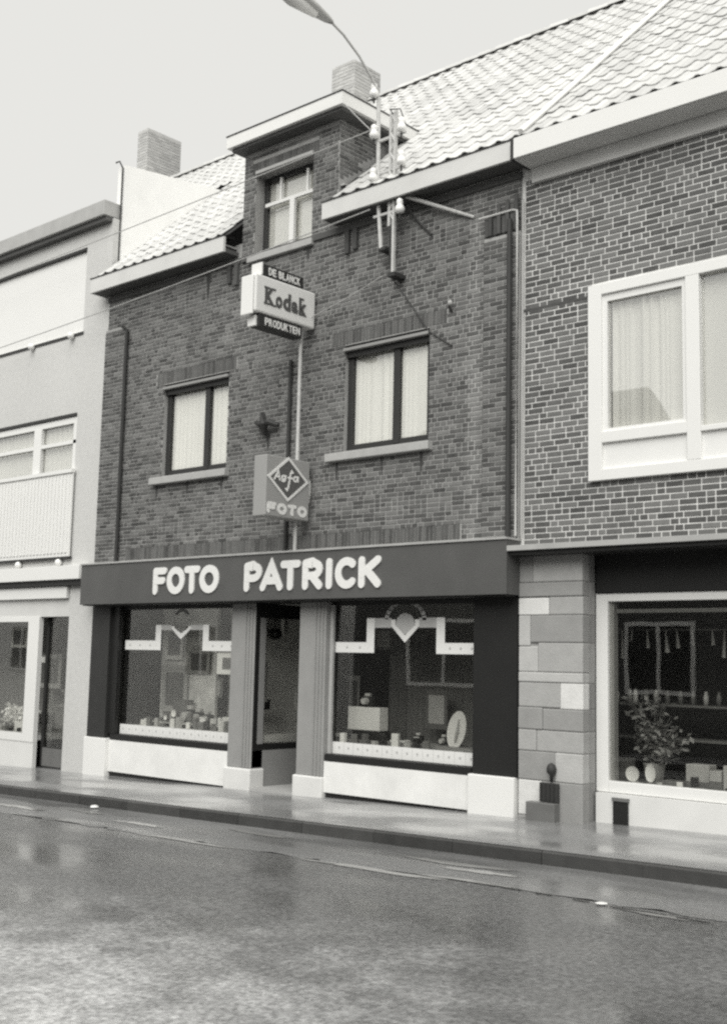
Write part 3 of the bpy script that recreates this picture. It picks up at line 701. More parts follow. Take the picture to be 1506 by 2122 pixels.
plate('oval_plate', -8.72, 11.5, .80, .135, .235, M['white_glossy'], 'white oval plate with dark motif standing tilted in the photo shop window', 'plate', -.28, rim=1)
rbox('price_card', M['bright'], 'small white card lying by the box foot in the photo shop window', 'card', -10.74, -10.5, 11.4, 11.5, .62, .66)
rbox('price_card', M['bright'], 'small white card lying between the projector box and the oval plate', 'card', -9.68, -9.42, 11.40, 11.48, .602, .63)
pic = empty('picture_frame', 'white framed portrait picture hanging in the corner of the left photo shop window', 'picture')
B('mount', M['white'], pic, -12.68, -12.28, 11.15, 11.165, 1.37, 1.68); B('photograph', M['mid2'], pic, -12.56, -12.39, 11.145, 11.149, 1.44, 1.60)
for (x, z, r_, lb) in ((-14.01, .76, .055, 'white round lamp reflector standing near the middle of the left shop window ledge'), (-14.20, .69, .038, 'small dim round reflector beside the bigger white one'), (-13.33, .69, .052, 'white round reflector to the right in the left shop window')):
    plate('reflector_dish', x, 11.5, z, r_, r_, M['bright'], lb, 'reflector')
rr_ = random.Random(3)
GL = ['black camera case at the left end of the left window', 'black camera standing third from the left reflector', 'black camera under the framed picture', 'black camera beside the white reflector', 'black camera at the column end of the window', 'black camera behind the small dim reflector']
for k, x in enumerate((-14.35, -13.75, -12.75, -13.55, -12.45, -13.95)):
    camera_item(x, 11.62+.12*(k % 2), .45+.17*(k % 2), GL[k], 1.5+.3*(k % 3))
rbox('camera_box', M['mid2'], 'dim carton behind the cameras in the left window', 'box', -14.3, -14.0, 11.72, 11.88, .45, .95)
rbox('camera_box', M['blackgoods'], 'black enlarger head box high in the left window', 'box', -13.35, -12.95, 11.9, 12.1, 1.35, 1.75)
rbox('camera_box', M['blackgoods'], 'long black tripod case under the picture frame', 'box', -12.95, -12.3, 11.7, 11.85, .88, 1.02)
for k, x in enumerate((-9.4, -9.0, -8.45)):
    camera_item(x, 11.6, .605, ['black camera right of the white card in the photo shop window', 'black camera left of the oval plate', 'black camera right of the oval plate'][k], 1.0)
hl = empty('hanging_lamp', 'dark round lamp hanging inside the glazed return of the shop door', 'lamp')
MB().lathe((-12.0, 11.6, 1.86), [(.01, .0), (.08, .02), (.11, .08), (.1, .13), (.04, .17), (.01, .18)]).build('shade', M['blackgoods'], hl, True)
MB().tube([(-12.0, 11.6, 2.04), (-12.0, 11.6, 2.45)], .006).build('cord', M['cable'], hl)
rbox('poster_card', M['mid1'], 'grey photo poster in the glazed return beside the shop door', 'poster', -12.02, -12.0, 11.25, 11.5, 1.0, 1.55)
rbox('poster_card', M['bright'], 'small white card below the poster beside the shop door', 'poster', -11.99, -11.97, 11.25, 11.42, .93, 1.08)

def prints(lst):
    for lb, x, y, z, w, h, k, cat in lst:
        r = empty('photo_print' if cat == 'photo' else cat.replace(' ', '_'), lb, cat)
        B('card', M[k], r, x-w/2, x+w/2, y, y+.01, z, z+h); B('picture', M['mid2' if k != 'mid2' else 'mid1'], r, x-w*.36, x+w*.36, y-.003, y-.001, z+h*.14, z+h*.86)
prints([('pale print high at the far left of the left photo shop window', -14.55, 11.9, 1.55, .42, .5, 'fascia_pale', 'photo'), ('tall pale poster on the wall low at the left of the left window', -14.5, 11.9, .75, .6, .7, 'mid1', 'photo'),
 ('wide grey print behind the shield emblem in the left window', -13.95, 11.9, 1.35, .5, .35, 'mid1', 'photo'), ('small light print above the right cameras in the left window', -12.95, 11.9, .95, .2, .15, 'fascia_pale', 'photo'),
 ('light square print at the top right of the left window', -12.6, 12.15, 1.95, .45, .35, 'fascia_pale', 'photo'), ('dim print in the middle of the left window', -13.7, 12.0, 1.0, .4, .3, 'mid2', 'photo'),
 ('dim framed print at the top left of the right photo shop window', -10.5, 12.2, 1.75, .3, .3, 'mid2', 'photo'), ('tall pale strip poster at the left edge of the right window', -10.75, 11.9, .9, .18, .5, 'mid1', 'photo'),
 ('grey poster leaning near the middle of the right photo shop window', -9.5, 12.1, .75, .35, .5, 'mid2', 'photo')])
ORD = 'first second third fourth fifth sixth seventh eighth ninth tenth eleventh twelfth thirteenth fourteenth fifteenth sixteenth'.split()
TONE = {'mid1': 'grey', 'mid2': 'dim grey', 'blackgoods': 'black', 'fascia_pale': 'pale', 'bright': 'white'}
def heap(n, x0, x1, y0, y1, z, place, grp, seed, name='small_carton', tones=('mid1', 'mid2', 'blackgoods', 'fascia_pale', 'mid2', 'bright')):
    R = random.Random(seed)
    for k in range(n):
        x = x0+(x1-x0)*(k+.5)/n+R.uniform(-.02, .02); y = R.uniform(y0, y1); w = R.uniform(.05, .11); h = R.uniform(.05, .17); tn = tones[R.randrange(len(tones))]
        o = MB().box(-w/2, w/2, 0, .06, 0, h).build(name, M[tn], None, bevel=.004)
        lb = '%s %s carton, %s from the left %s' % ('low' if h < .1 else 'tall', TONE[tn], ORD[k], place)
        o.location = (x, y, z+.001); o.rotation_euler = (0, 0, R.uniform(-.5, .5)); tag(o, lb, 'carton', grp)
B('display_step', M['inside_mid'], house, -14.78, -12.25, 11.18, 11.46, .441, .56); B('display_step', M['inside_mid'], house, -10.5, -8.2, 11.16, 11.34, .441, .56)
heap(16, -14.6, -12.3, 11.2, 11.38, .56, 'along the ledge of the left photo window', 'small cartons in the left photo shop window', 1)
heap(12, -14.55, -12.5, 11.55, 11.6, .62, 'on the left window back shelf', 'small cartons in the back row of the left window', 2)
B('back_shelf', M['inside_mid'], house, -14.8, -12.3, 11.53, 11.68, .60, .62)
heap(9, -10.4, -8.9, 11.18, 11.26, .56, 'along the ledge of the right photo window', 'small cartons in the right photo shop window', 3)
heap(12, -6.4, -4.6, 11.42, 11.6, .33, 'on the floor of the white framed window', 'small cartons in the white framed window', 4)
heap(12, -19.3, -17.3, 11.25, 11.4, .281, 'along the front of the far shop window', 'small goods in the far shop window', 5, tones=('bright', 'mid1', 'blackgoods', 'mid2'))
# ------------------------------------------------------------------ signs on a pole
pole = tag(MB().tube([(-10.85, 10.80, 2.99), (-10.85, 10.80, 6.0)], .024, 10).build('sign_pole', M['galv']), 'thin light grey pole carrying both projecting signs above the shop board', 'pole')
kd = empty('projecting_sign', 'pale box sign reading Kodak, upper sign on the thin pole', 'sign')
B('sign_box', M['kodak'], kd, -10.96, -10.75, 9.87, 10.96, 5.97, 6.47, bevel=.025)
B('end_cap', M['white_glossy'], kd, -10.99, -10.77, 9.835, 9.868, 5.93, 6.45, bevel=.015)
B('header_box', M['dark'], kd, -10.94, -10.77, 10.0, 10.74, 6.475, 6.63, bevel=.006)
B('header_cap', M['white_glossy'], kd, -10.95, -10.76, 9.97, 9.998, 6.475, 6.64, bevel=.006)
B('footer_box', M['dark'], kd, -10.94, -10.77, 9.96, 10.74, 5.80, 5.965, bevel=.006)
B('footer_cap', M['white_glossy'], kd, -10.94, -10.80, 9.92, 9.958, 5.80, 5.94, bevel=.006)
B('wall_bracket', M['fascia_pale'], kd, -10.92, -10.80, 10.965, 11.05, 6.02, 6.40, bevel=.01)
RX = (pi/2, 0, pi/2)
def word(s_, y0, y1, z0, z1, X, m, parent, off=.006, name='letter', wts=None, shear=0, ext=.004):
    wts = wts or [1]*len(s_); tot = sum(wts); y = y0
    for ch, w in zip(s_, wts):
        ww = (y1-y0)*w/tot
        if ch != ' ':
            h = (z1-z0); lo = z0
            if ch in 'oa' and s_.lower() != s_.upper() and s_ in ('Kodak',): h *= .66
            text(name, ch, .3, m, parent, (X, y+ww*.06, lo), RX, off=off, ext=ext, sx=ww*.88, sz=h, shear=shear)
        y += ww
word('Kodak', 10.02, 10.80, 6.10, 6.33, -10.745, M['ink'], kd, .012, wts=[1.25, .85, 1, .85, 1.05])
sf = MB()
for (a, b) in ((10.03, 10.11), (10.66, 10.73)):
    sf.box(-10.746, -10.7415, a-.015, b+.015, 6.10, 6.122); sf.box(-10.746, -10.7415, a-.015, b+.005, 6.310, 6.332)
sf.box(-10.746, -10.7415, 10.16, 10.235, 6.10, 6.122); sf.box(-10.746, -10.7415, 10.15, 10.22, 6.310, 6.332)
sf.build('letter_serif', M['ink'], kd)
word('DE', 10.10, 10.24, 6.50, 6.60, -10.768, M['white_glossy'], kd, .01)
word('BLANCK', 10.28, 10.68, 6.50, 6.60, -10.768, M['white_glossy'], kd, .01)
word('PRODUKTEN', 10.06, 10.70, 5.83, 5.93, -10.768, M['white_glossy'], kd, .008)
ag = empty('projecting_sign', 'grey box sign with a diamond emblem reading Agfa above FOTO, lower on the pole', 'sign')
B('sign_box', M['agfa'], ag, -10.95, -10.72, 10.13, 10.91, 3.385, 4.165, bevel=.012)
def rh(cy, cz, hy, hz, X0, X1, hole=0):
    mb = MB(); o4 = [(cy-hy, cz), (cy, cz-hz), (cy+hy, cz), (cy, cz+hz)]
    if hole:
        i4 = [(cy-hy*hole, cz), (cy, cz-hz*hole), (cy+hy*hole, cz), (cy, cz+hz*hole)]
        vs = [(X1, *p) for p in o4]+[(X1, *p) for p in i4]+[(X0, *p) for p in o4]+[(X0, *p) for p in i4]; fs = []
        for k in range(4):
            k2 = (k+1) % 4; fs += [(k, k2, 4+k2, 4+k), (8+k, 8+k2, k2, k), (4+k, 4+k2, 12+k2, 12+k)]
        return mb.add(vs, fs)
    return mb.add([(X1, *p) for p in o4]+[(X0, *p) for p in o4], [(0, 1, 2, 3)]+[(4+k, 4+(k+1) % 4, (k+1) % 4, k) for k in range(4)])
rh(10.51, 3.885, .335, .262, -10.722, -10.712).build('emblem_field', M['agfa_dark'], ag)
rh(10.51, 3.885, .37, .29, -10.719, -10.706, .86).build('emblem_frame', M['white_glossy'], ag)
for ch, y0, w, z0, h in (('A', 10.25, .12, 3.85, .14), ('g', 10.375, .09, 3.85, .085), ('f', 10.46, .10, 3.74, .27), ('a', 10.585, .10, 3.86, .10)):
    strokes(ch, w, h, .026, lambda a, b, d, y0=y0, z0=z0: (-10.7115+d, y0+a, z0+b), .005, .18).build('letter', M['white_glossy'], ag)
for ch, y0 in zip('FOTO', (10.16, 10.335, 10.525, 10.70)):
    strokes(ch, .155 if ch != 'O' else .17, .145, .046, lambda a, b, d, y0=y0: (-10.7195+d, y0+a, 3.42+b), .006).build('letter', M['white_glossy'], ag)
MB().lathe((-10.84, 10.95, 3.61), [(.03, 0), (.07, .03), (.08, .18), (.07, .33), (.03, .36)]).build('spacer', M['fascia_pale'], ag, True)

# ------------------------------------------------------------------ things on the front
tag(MB().tube([(-11.19, 10.96, 3.0), (-11.19, 10.96, 5.62)], .026, 8).build('downpipe', M['cable']), 'dark thin pipe on the brick beside the projecting signs', 'pipe')
tag(MB().tube([(-14.87, 10.95, 3.0), (-14.87, 10.95, 6.68), (-14.93, 10.90, 6.74)], .03, 8).build('downpipe', M['cable']), 'dark downpipe along the far left end of the brick front', 'pipe')
pp = empty('corner_pipes', 'light conduit and dark downpipe side by side between the two brick houses', 'pipe')
MB().tube([(-8.04, 10.93, 6.84), (-7.56, 10.93, 6.84), (-7.50, 10.93, 6.82), (-7.49, 10.92, 6.7), (-7.49, 10.92, 3.02)], .014, 8).build('conduit', M['galv'], pp)
MB().tube([(-7.58, 10.90, 6.72), (-7.58, 10.90, 3.0)], .032, 8).build('downpipe', M['cable'], pp)
MB().tube([(-7.43, 10.95, 6.95), (-7.43, 10.95, 3.02)], .013, 8).build('lead_strip', M['zinc'], pp)
an = empty('wall_anchor', 'dark iron wall anchor on the brick above the diamond sign', 'wall anchor')
MB().tube([(-11.80, 10.93, 4.83), (-11.66, 10.88, 4.77), (-11.5, 10.88, 4.79), (-11.36, 10.93, 4.74)], [.03, .05, .05, .03]).build('bar', M['cable'], an)
MB().tube([(-11.60, 10.85, 4.93), (-11.58, 10.86, 4.78), (-11.62, 10.93, 4.63)], [.03, .06, .03]).build('boss', M['cable'], an)
an2 = empty('wall_hook', 'small pale insulator hook on the brick right of the large upper window', 'hook')
MB().lathe((-8.46, 10.93, 5.86), [(.015, 0), (.03, .02), (.03, .05), (.01, .07)]).build('insulator', M['stone_sill'], an2, True)
MB().tube([(-8.48, 10.99, 5.80), (-8.48, 10.93, 5.86)], .014).build('pin', M['cable'], an2)
tag(MB().tube([(-9.36, 10.9, 6.38), (-9.1, 10.97, 6.0), (-8.82, 10.975, 5.62), (-8.6, 10.975, 5.47), (-8.46, 10.975, 5.38)], .009, 6).build('cable', M['cable']), 'thin black cable running down the brick from the mast foot', 'cable')
tag(MB().tube([(-9.14, 10.9, 7.25), (-8.98, 10.97, 7.02), (-8.86, 10.98, 6.90), (-8.80, 10.98, 6.84)], .016, 6).build('cable', M['cable']), 'short dark cable end under the gutter beside the mast strut', 'cable')
M['soot'] = mat('soot_streak', .06, .9, .4, 12)
R = random.Random(12)
for x, zt, zb in ((-14.0, 4.13, 3.92), (-13.3, 4.13, 3.98), (-12.55, 4.13, 3.93), (-10.32, 4.13, 3.88), (-9.55, 4.13, 3.95), (-8.92, 4.13, 3.86), (-13.0, 7.2, 6.80), (-11.62, 4.66, 4.42), (-12.0, 7.15, 6.98), (-10.95, 7.15, 6.96)):
    w_ = R.uniform(.02, .035)*(1.8 if zt-zb > .3 else 1)
    mb = MB(); mb.prism([(x-w_, zt), (x-w_*.7, (zt+zb)/2), (x, zb), (x+w_*.6, (zt+zb)/2), (x+w_, zt)], 10.9895, 10.9915); mb.build('soot_streak', M['soot'], house)

# mast
ms = empty('wiring_mast', 'double steel mast with white insulators fixed to the front under the gutter', 'mast')
def chan(x, y, w=.035, z0=6.40, z1=8.55): return MB().box(x-w/2, x+w/2, y-.02, y+.02, z0, z1)
chan(-9.335, 10.80, z0=7.02, z1=8.52).build('upright', M['galv'], ms); chan(-9.262, 10.80).build('upright', M['galv'], ms)
mb = MB(); z = 7.08; k = 0
while z < 8.4:
    a, b = (-9.335, -9.262) if k % 2 else (-9.262, -9.335)
    mb.tube([(a, 10.785, z), (b, 10.785, z+.13)], .012, 6); z += .13; k += 1
mb.build('lattice', M['galv'], ms)
MB().tube([(-9.33, 10.8, 7.04), (-9.315, 10.8, 6.7), (-9.30, 10.82, 6.42)], .016, 8).build('lower_rod', M['cable'], ms)
MB().tube([(-9.56, 10.8, 8.8), (-9.555, 10.80, 8.3), (-9.53, 10.8, 7.4), (-9.47, 10.8, 6.76)], .026, 8).build('tube', M['galv'], ms)
B('foot_bracket', M['cable'], ms, -9.34, -9.22, 10.78, 10.998, 6.36, 6.41); B('foot_bracket', M['cable'], ms, -9.50, -9.38, 10.78, 10.998, 6.73, 6.77)
for z in (8.30, 7.86, 7.30): B('crossbar', M['galv'], ms, -9.60, -9.10, 10.785, 10.815, z-.1-.015, z-.1+.015)
MB().tube([(-9.22, 10.8, 7.42), (-8.15, 10.98, 6.91)], [.028, .02], 8).build('strut', M['galv'], ms)
MB().tube([(-9.31, 10.8, 8.5), (-9.30, 10.72, 8.53), (-9.15, 10.75, 8.5), (-9.1, 10.8, 8.3)], .008, 6).build('jumper_cable', M['cable'], ms)
for (x, z) in ((-9.59, 8.80), (-9.575, 8.24), (-9.575, 7.66), (-9.115, 8.20), (-9.11, 7.76), (-9.12, 7.14)):
    o = MB().lathe((x, 10.74, z), [(.02, -.02), (.058, 0), (.062, .04), (.05, .075), (.034, .09), (.044, .11), (.042, .15), (.02, .175)], 14).build('insulator', M['porcelain'], ms, True)
    MB().tube([(x, 10.74, z-.09), (x, 10.74, z-.02)], .013, 6).build('pin', M['cable'], o)
# wires
def sag(a, b, s_, n=14): 
    a, b = Vector(a), Vector(b); return [a.lerp(b, i/n)-Vector((0, 0, s_*4*(i/n)*(1-i/n))) for i in range(n+1)]
WG = 'overhead wires along the brick front'
for a, b, s_, lb in (((-9.59, 10.70, 8.33), (-24, 10.55, 8.0), .05, 'thin pale wire crossing the front of the dormer window'),
                     ((-9.58, 10.70, 7.27), (-24, 10.6, 6.7), .10, 'thin pale wire running under the left gutter'),
                     ((-9.37, 10.72, 6.36), (-10.8, 10.9, 6.12), .02, 'thin pale wire from the mast foot to the upper projecting sign'),
                     ((-10.06, 10.72, 8.82), (-9.56, 10.76, 8.28), .01, 'short pale wire from the dormer corner to the mast')):
    tag(MB().tube(sag(a, b, s_), .0075, 6).build('wire', M['wire']), lb, 'wire', WG)
# street lamp on a bracket
lp = empty('street_lamp', 'grey street lamp on a thin curved arm above the dormer', 'street lamp')
MB().tube([(-9.56, 10.79, 8.7), (-9.56, 10.78, 8.87), (-9.56, 10.66, 9.0), (-9.56, 10.41, 9.20), (-9.56, 10.11, 9.36), (-9.56, 9.88, 9.43)], .016, 8).build('arm', M['galv'], lp)
hv = []; hf = []; n = 14; secs = [(9.90, .03, .03, 9.43), (9.82, .06, .045, 9.435), (9.55, .11, .07, 9.46), (9.2, .15, .085, 9.50), (8.9, .155, .085, 9.53), (8.65, .12, .06, 9.56), (8.52, .04, .03, 9.57)]
for (y, rx, rz, z) in secs:
    for k in range(n):
        a = 2*pi*k/n; hv.append((-9.56+rx*cos(a), y, z+rz*max(sin(a), -.55)))
for i in range(len(secs)-1):
    for k in range(n): hf.append((i*n+k, i*n+(k+1) % n, (i+1)*n+(k+1) % n, (i+1)*n+k))
hf += [tuple(range(n)), tuple((len(secs)-1)*n+k for k in range(n-1, -1, -1))]
MB().add(hv, hf).build('lamp_head', M['galv'], lp, True)
MB().tube([(-9.56, 9.6, 9.41), (-9.56, 9.2, 9.44), (-9.56, 8.8, 9.48)], [.05, .1, .06], 12).build('diffuser', M['fascia_pale'], lp, True)

# ------------------------------------------------------------------ right house
rh_ = empty('brick_house', 'house of dark bricks in pale mortar with wide white window, right of the photo shop', 'house')
XE = -1.0
wl = MB(); WH = [(-6.55, -2.2, 3.56, 5.72)]
wall_grid(wl, XR, XE, 2.9, 7.35, WH, lambda s, z, d: (s, YF+d, z), .2, 1); wl.build('wall', M['mortar_light'], rh_)
items = bricks(XR+.05, XE, 2.925, 7.2, WH, face_y(YF), L=.198, Hc=.0645, j=.0155, bond='wild', soldiers=[])
pieces(rh_, 'brick', items, M['brick_right'], 300, 'brickwork', protos=brick_proto)
B('lintel_course', M['brick_soot'], rh_, XR+.03, -6.56, 10.99, 10.999, 5.61, 5.635)
B('gutter_board', M['white_glossy'], rh_, -7.33, XE, 10.60, 10.63, 7.29, 7.53, bevel=.004)
B('gutter_soffit', M['fascia'], rh_, -7.33, XE, 10.632, 10.998, 7.28, 7.31)
B('cornice_board', M['fascia'], rh_, -7.30, XE, 10.93, 10.997, 7.10, 7.275)
B('gutter_end', M['dark'], rh_, -7.40, -7.333, 10.64, 10.99, 7.30, 7.55)
B('gutter_bed', M['zinc'], rh_, -7.32, XE, 10.632, 10.998, 7.43, 7.45)
# wide white window
ww = MB(); y0, y1 = 10.93, 11.08
ww.box(-6.565, -6.40, y0, y1, 3.56, 5.72); ww.box(-6.40, -2.2, y0, y1, 5.60, 5.72); ww.box(-6.40, -2.2, y0, y1, 3.56, 3.68); ww.box(-6.40, -5.42, y0, y1, 3.965, 4.085)
ww.box(-5.42, -5.27, y0, y1, 3.68, 5.60); ww.box(-5.27, -2.2, y0, y1, 3.965, 4.02); ww.box(-3.9, -3.75, y0, y1, 4.02, 5.6)
wo = ww.build('white_window', M['white_glossy'], rh_, bevel=.006)
in_ = MB(); in_.box(-6.40, -6.34, 10.96, 11.05, 4.085, 5.60); in_.box(-5.47, -5.42, 10.96, 11.05, 4.085, 5.60); in_.box(-6.34, -5.47, 10.96, 11.05, 5.52, 5.6); in_.box(-6.34, -5.47, 10.96, 11.05, 4.085, 4.12)
in_.build('sash', M['white_glossy'], wo)
B('spandrel_panel', M['fascia_pale'], wo, -6.40, -5.42, 10.97, 11.03, 3.68, 3.965); B('spandrel_panel', M['fascia_pale'], wo, -5.27, -2.2, 10.97, 11.03, 3.68, 3.965)
B('pane', M['glass_sky'], wo, -6.36, -5.45, 11.0, 11.006, 4.09, 5.58); B('pane', M['glass_sky'], wo, -5.28, -2.2, 11.0, 11.006, 4.0, 5.60)
pleats(-6.32, -5.48, 11.05, 4.09, 5.56, 9, .03, 11).build('curtain', M['curtain'], wo, True)
pleats(-5.28, -2.2, 11.06, 4.0, 5.58, 4, .01, 12).build('curtain', M['fascia_pale'], wo, True)
B('room_back', M['inside_mid'], wo, -6.5, -2.2, 11.6, 11.62, 3.5, 5.8)
tiles(rh_, SEAM+.05, XE); roof_base(rh_, SEAM, XE); ridge(rh_, SEAM, XE)
MB().tube([(SEAM+.02, EY, EZ+.09), (SEAM+.02, RY, RZ+.10)], .035, 6).build('verge_seam', M['fascia_pale'], rh_)
# canopy and shop front
B('canopy_trim', M['zinc'], rh_, XR+.0, XE, 10.72, 10.76, 2.835, 2.895, bevel=.004)
B('canopy_top', M['zinc'], rh_, XR+.01, XE, 10.762, 10.998, 2.86, 2.89)
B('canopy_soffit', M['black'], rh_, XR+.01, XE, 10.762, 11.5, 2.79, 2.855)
B('recess_shade_band', M['black'], rh_, -6.64, XE, 11.22, 11.26, 2.385, 2.79)  # shade of the recess put into this band's black colour
fx = MB(); fx.box(-6.665, -6.52, 11.25, 11.33, .28, 2.38); fx.box(-6.52, XE, 11.25, 11.33, 2.29, 2.38); fx.box(-6.52, XE, 11.25, 11.33, .28, .40)
fo = fx.build('white_shop_window', M['white_glossy'], rh_, bevel=.008)
B('pane', M['glass_shop'], fo, -6.52, XE, 11.29, 11.296, .40, 2.29)
B('inner_frame', M['grey'], fo, -6.518, -6.47, 11.3, 11.38, .40, 2.285)
B('inner_rail', M['mid2'], fo, -6.46, XE, 11.33, 11.37, 2.17, 2.21)
B('stall_riser', M['cream'], rh_, -6.64, XE, 11.20, 11.34, -.3, .275)
B('display_floor', M['inside_mid'], rh_, -6.9, XE, 11.35, 12.5, .28, .33)
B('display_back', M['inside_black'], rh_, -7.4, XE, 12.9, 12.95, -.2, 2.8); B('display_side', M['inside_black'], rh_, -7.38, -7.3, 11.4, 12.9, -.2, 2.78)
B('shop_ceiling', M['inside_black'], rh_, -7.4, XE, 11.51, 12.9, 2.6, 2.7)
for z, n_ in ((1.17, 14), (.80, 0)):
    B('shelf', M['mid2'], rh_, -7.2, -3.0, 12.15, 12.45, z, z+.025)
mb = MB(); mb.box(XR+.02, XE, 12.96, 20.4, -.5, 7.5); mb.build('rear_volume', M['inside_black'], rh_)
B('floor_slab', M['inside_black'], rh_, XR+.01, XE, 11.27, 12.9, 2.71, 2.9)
# stone pier built of separate blocks
PX0, PX1 = -7.485, -6.665
blocks = [(PX0, -7.30, 2.50, 2.80, 1), (-7.30, PX1, 2.50, 2.80, 2), (PX0, PX1, 2.34, 2.50, 1), (PX0, -7.09, 2.14, 2.33, 4), (-7.09, PX1, 2.14, 2.34, 2),
 (PX0, -7.33, 1.80, 2.14, 3), (-7.33, PX1, 1.84, 2.14, 1), (PX0, -7.23, 1.52, 1.80, 3), (-7.23, PX1, 1.52, 1.84, 2), (PX0, PX1, 1.41, 1.52, 3),
 (PX0, -6.95, 1.14, 1.41, 2), (-6.95, PX1, 1.13, 1.41, 4), (PX0, -7.17, .90, 1.14, 1), (-7.17, PX1, .90, 1.13, 1), (PX0, -7.25, .67, .90, 2), (-7.25, PX1, .67, .90, 2),
 (PX0, -7.01, .36, .67, 1), (-7.01, PX1, .36, .67, 3), (PX0, -7.18, -.02, .36, 4), (-7.18, PX1, -.1, .36, 1), (PX0, -7.18, -.2, -.022, 1)]
pi_ = empty('stone_pier', 'rough pier of mixed grey and white stone blocks between the two shop windows', 'pier')
B('pier_core', STONES[2], pi_, PX0+.01, PX1-.012, 11.012, 11.26, -.3, 2.79)
for a, b, c, d, k in blocks:
    e = .0015; o = B('stone_block', STONES[k], pi_, a+e, b-e, 10.985+random.uniform(-.008, .008), 11.12, c+e, d-e, bevel=.012)
zz = -.1; k = 0
for c, d, k in ((-.1, .36, 0), (.36, .67, 1), (.67, .90, 1), (.90, 1.14, 0), (1.14, 1.41, 0), (1.41, 1.84, 1), (1.84, 2.14, 0), (2.14, 2.5, 1), (2.5, 2.8, 0)):
    B('stone_block', STONES[k], pi_, PX1-.10, PX1-.003, 11.125, 11.245, c+.0015, d-.0015, bevel=.008)
# cellar vent and hatch at the foot
vt = empty('cellar_vent', 'dark iron cellar vent with round knob at the foot of the stone pier', 'vent')
B('grille', M['cable'], vt, -7.17, -6.94, 10.93, 10.97, .15, .35, bevel=.006)
for k in range(4): B('bar', M['dark'], vt, -7.15+k*.052, -7.135+k*.052, 10.922, 10.93, .17, .34)
B('base', M['mid2'], vt, -7.30, -6.94, 10.86, 10.965, gz(-7.1)-.02, .145, bevel=.01)
MB().lathe((-7.03, 10.95, .36), [(.015, -.0), (.02, .07), (.05, .10), (.055, .14), (.04, .18), (.01, .2)]).build('knob', M['cable'], vt, True)
vt2 = empty('cellar_hatch', 'small dark cellar opening under the white shop window', 'vent')
B('opening', M['black'], vt2, -6.42, -6.25, 11.17, 11.196, gz(-6.3), .205); B('hood', M['mid2'], vt2, -6.43, -6.24, 11.16, 11.198, .207, .24)
# goods in the right shop window
pl = empty('potted_plant', 'bushy leafy plant spreading behind the glass of the right shop', 'plant')
R = random.Random(5); mb = MB(); st_ = MB()
for i in range(44):
    a = R.uniform(0, 2*pi); top = Vector((-6.34+.20*cos(a)+(R.random()-.5)*.12, 12.0+.16*sin(a), R.uniform(.68, 1.28)))
    top.x -= (top.z-1.0)*.55
    base = Vector((-6.38, 12.0, .55)); mid = base.lerp(top, .5)+Vector((0, 0, .08)); st_.tube([base, mid, top], .004, 4)
    for k in range(13):
        c = base.lerp(top, .3+.7*R.random())+Vector((R.uniform(-.07, .07), R.uniform(-.07, .07), R.uniform(-.05, .06)))
        d = Vector((R.uniform(-1, 1), R.uniform(-1, .3), R.uniform(-.6, .8))).normalized(); s_ = d.cross(Vector((R.uniform(-1, 1), R.uniform(-1, 1), 1))).normalized()
        L_ = R.uniform(.06, .10); mb.add([c, c+d*L_*.5+s_*L_*.28, c+d*L_, c+d*L_*.5-s_*L_*.28], [(0, 1, 2, 3)])
o = mb.build('foliage', M['leaf'], pl); o['kind'] = 'stuff'; st_.build('stem', M['mid2'], pl)
MB().lathe((-6.38, 12.0, .335), [(.09, 0), (.12, .2), (.125, .22)]).build('pot', M['pot'], pl, True)
plate('round_plate', -6.34, 11.44, .475, .08, .08, M['white_glossy'], 'white round plate at the corner of the right shop window', 'plate')
plate('half_round_plate', -6.12, 11.42, .50, .06, .095, M['white_glossy'], 'white upright plate second from the window corner', 'plate')
GB = 'cartons on the right shop window floor'
for a, b, y, z0, z1, k, lb in ((-6.10, -5.85, 11.6, .33, .42, 'mid2', 'low dim carton beside the white upright plate'), (-5.86, -5.60, 11.7, .42, .60, 'mid1', 'light grey carton raised in the middle of the right window'), (-5.86, -5.60, 11.69, .331, .418, 'mid2', 'dim carton under the light grey one'),
                      (-5.55, -5.42, 11.6, .45, .56, 'mid1', 'small pale carton next to the window edge of the photo'), (-5.40, -5.1, 11.6, .331, .62, 'mid1', 'tall pale carton at the picture edge'), (-6.8, -6.6, 11.8, .331, .60, 'mid2', 'dark carton behind the white round plate'), (-5.56, -5.41, 11.6, .331, .448, 'mid2', 'dim carton carrying the small pale one')):
    rbox('carton', M[k], lb, 'carton', a, b, y, y+.18, z0, z1, GB)
x = -7.02; k = 0
tin_i = 0
LBL = ['pale tin on the dark shelf, closest to the white window frame', 'grey tin second from the white frame on the dark shelf', 'bright tin third from the white frame, in a close pair', 'dim tin fourth from the white frame on the dark shelf',
 'grey tin fifth from the white frame on the dark shelf', 'dim tin sixth from the white frame, start of the dim run', 'dim tin in the middle of the three dim ones on the shelf', 'dim tin just before the ninth grey tin on the shelf',
 'grey tin standing between dim tins in the middle of the dark shelf', 'dim tin right after the middle grey tin on the shelf', 'second dim tin after the middle grey tin on the shelf', 'grey tin at the photo edge of the dark shelf']
for x, kk in ((-7.0, 'bright'), (-6.83, 'mid1'), (-6.76, 'bright'), (-6.62, 'mid2'), (-6.5, 'mid1'), (-6.36, 'mid2'), (-6.2, 'mid2'), (-6.05, 'mid2'), (-5.9, 'mid1'), (-5.75, 'mid2'), (-5.62, 'mid2'), (-5.45, 'mid1')):
    o = MB().lathe((x, 12.28, 1.196), [(.028, 0), (.03, .1), (.018, .12), (.018, .15)], 10).build('tin', M[kk], None, True)
    tag(o, LBL[tin_i], 'tin', 'tins on the dark shelf'); tin_i += 1
tg = empty('hanging_rail', 'dark rail with hanging utensils high inside the right shop', 'rail')
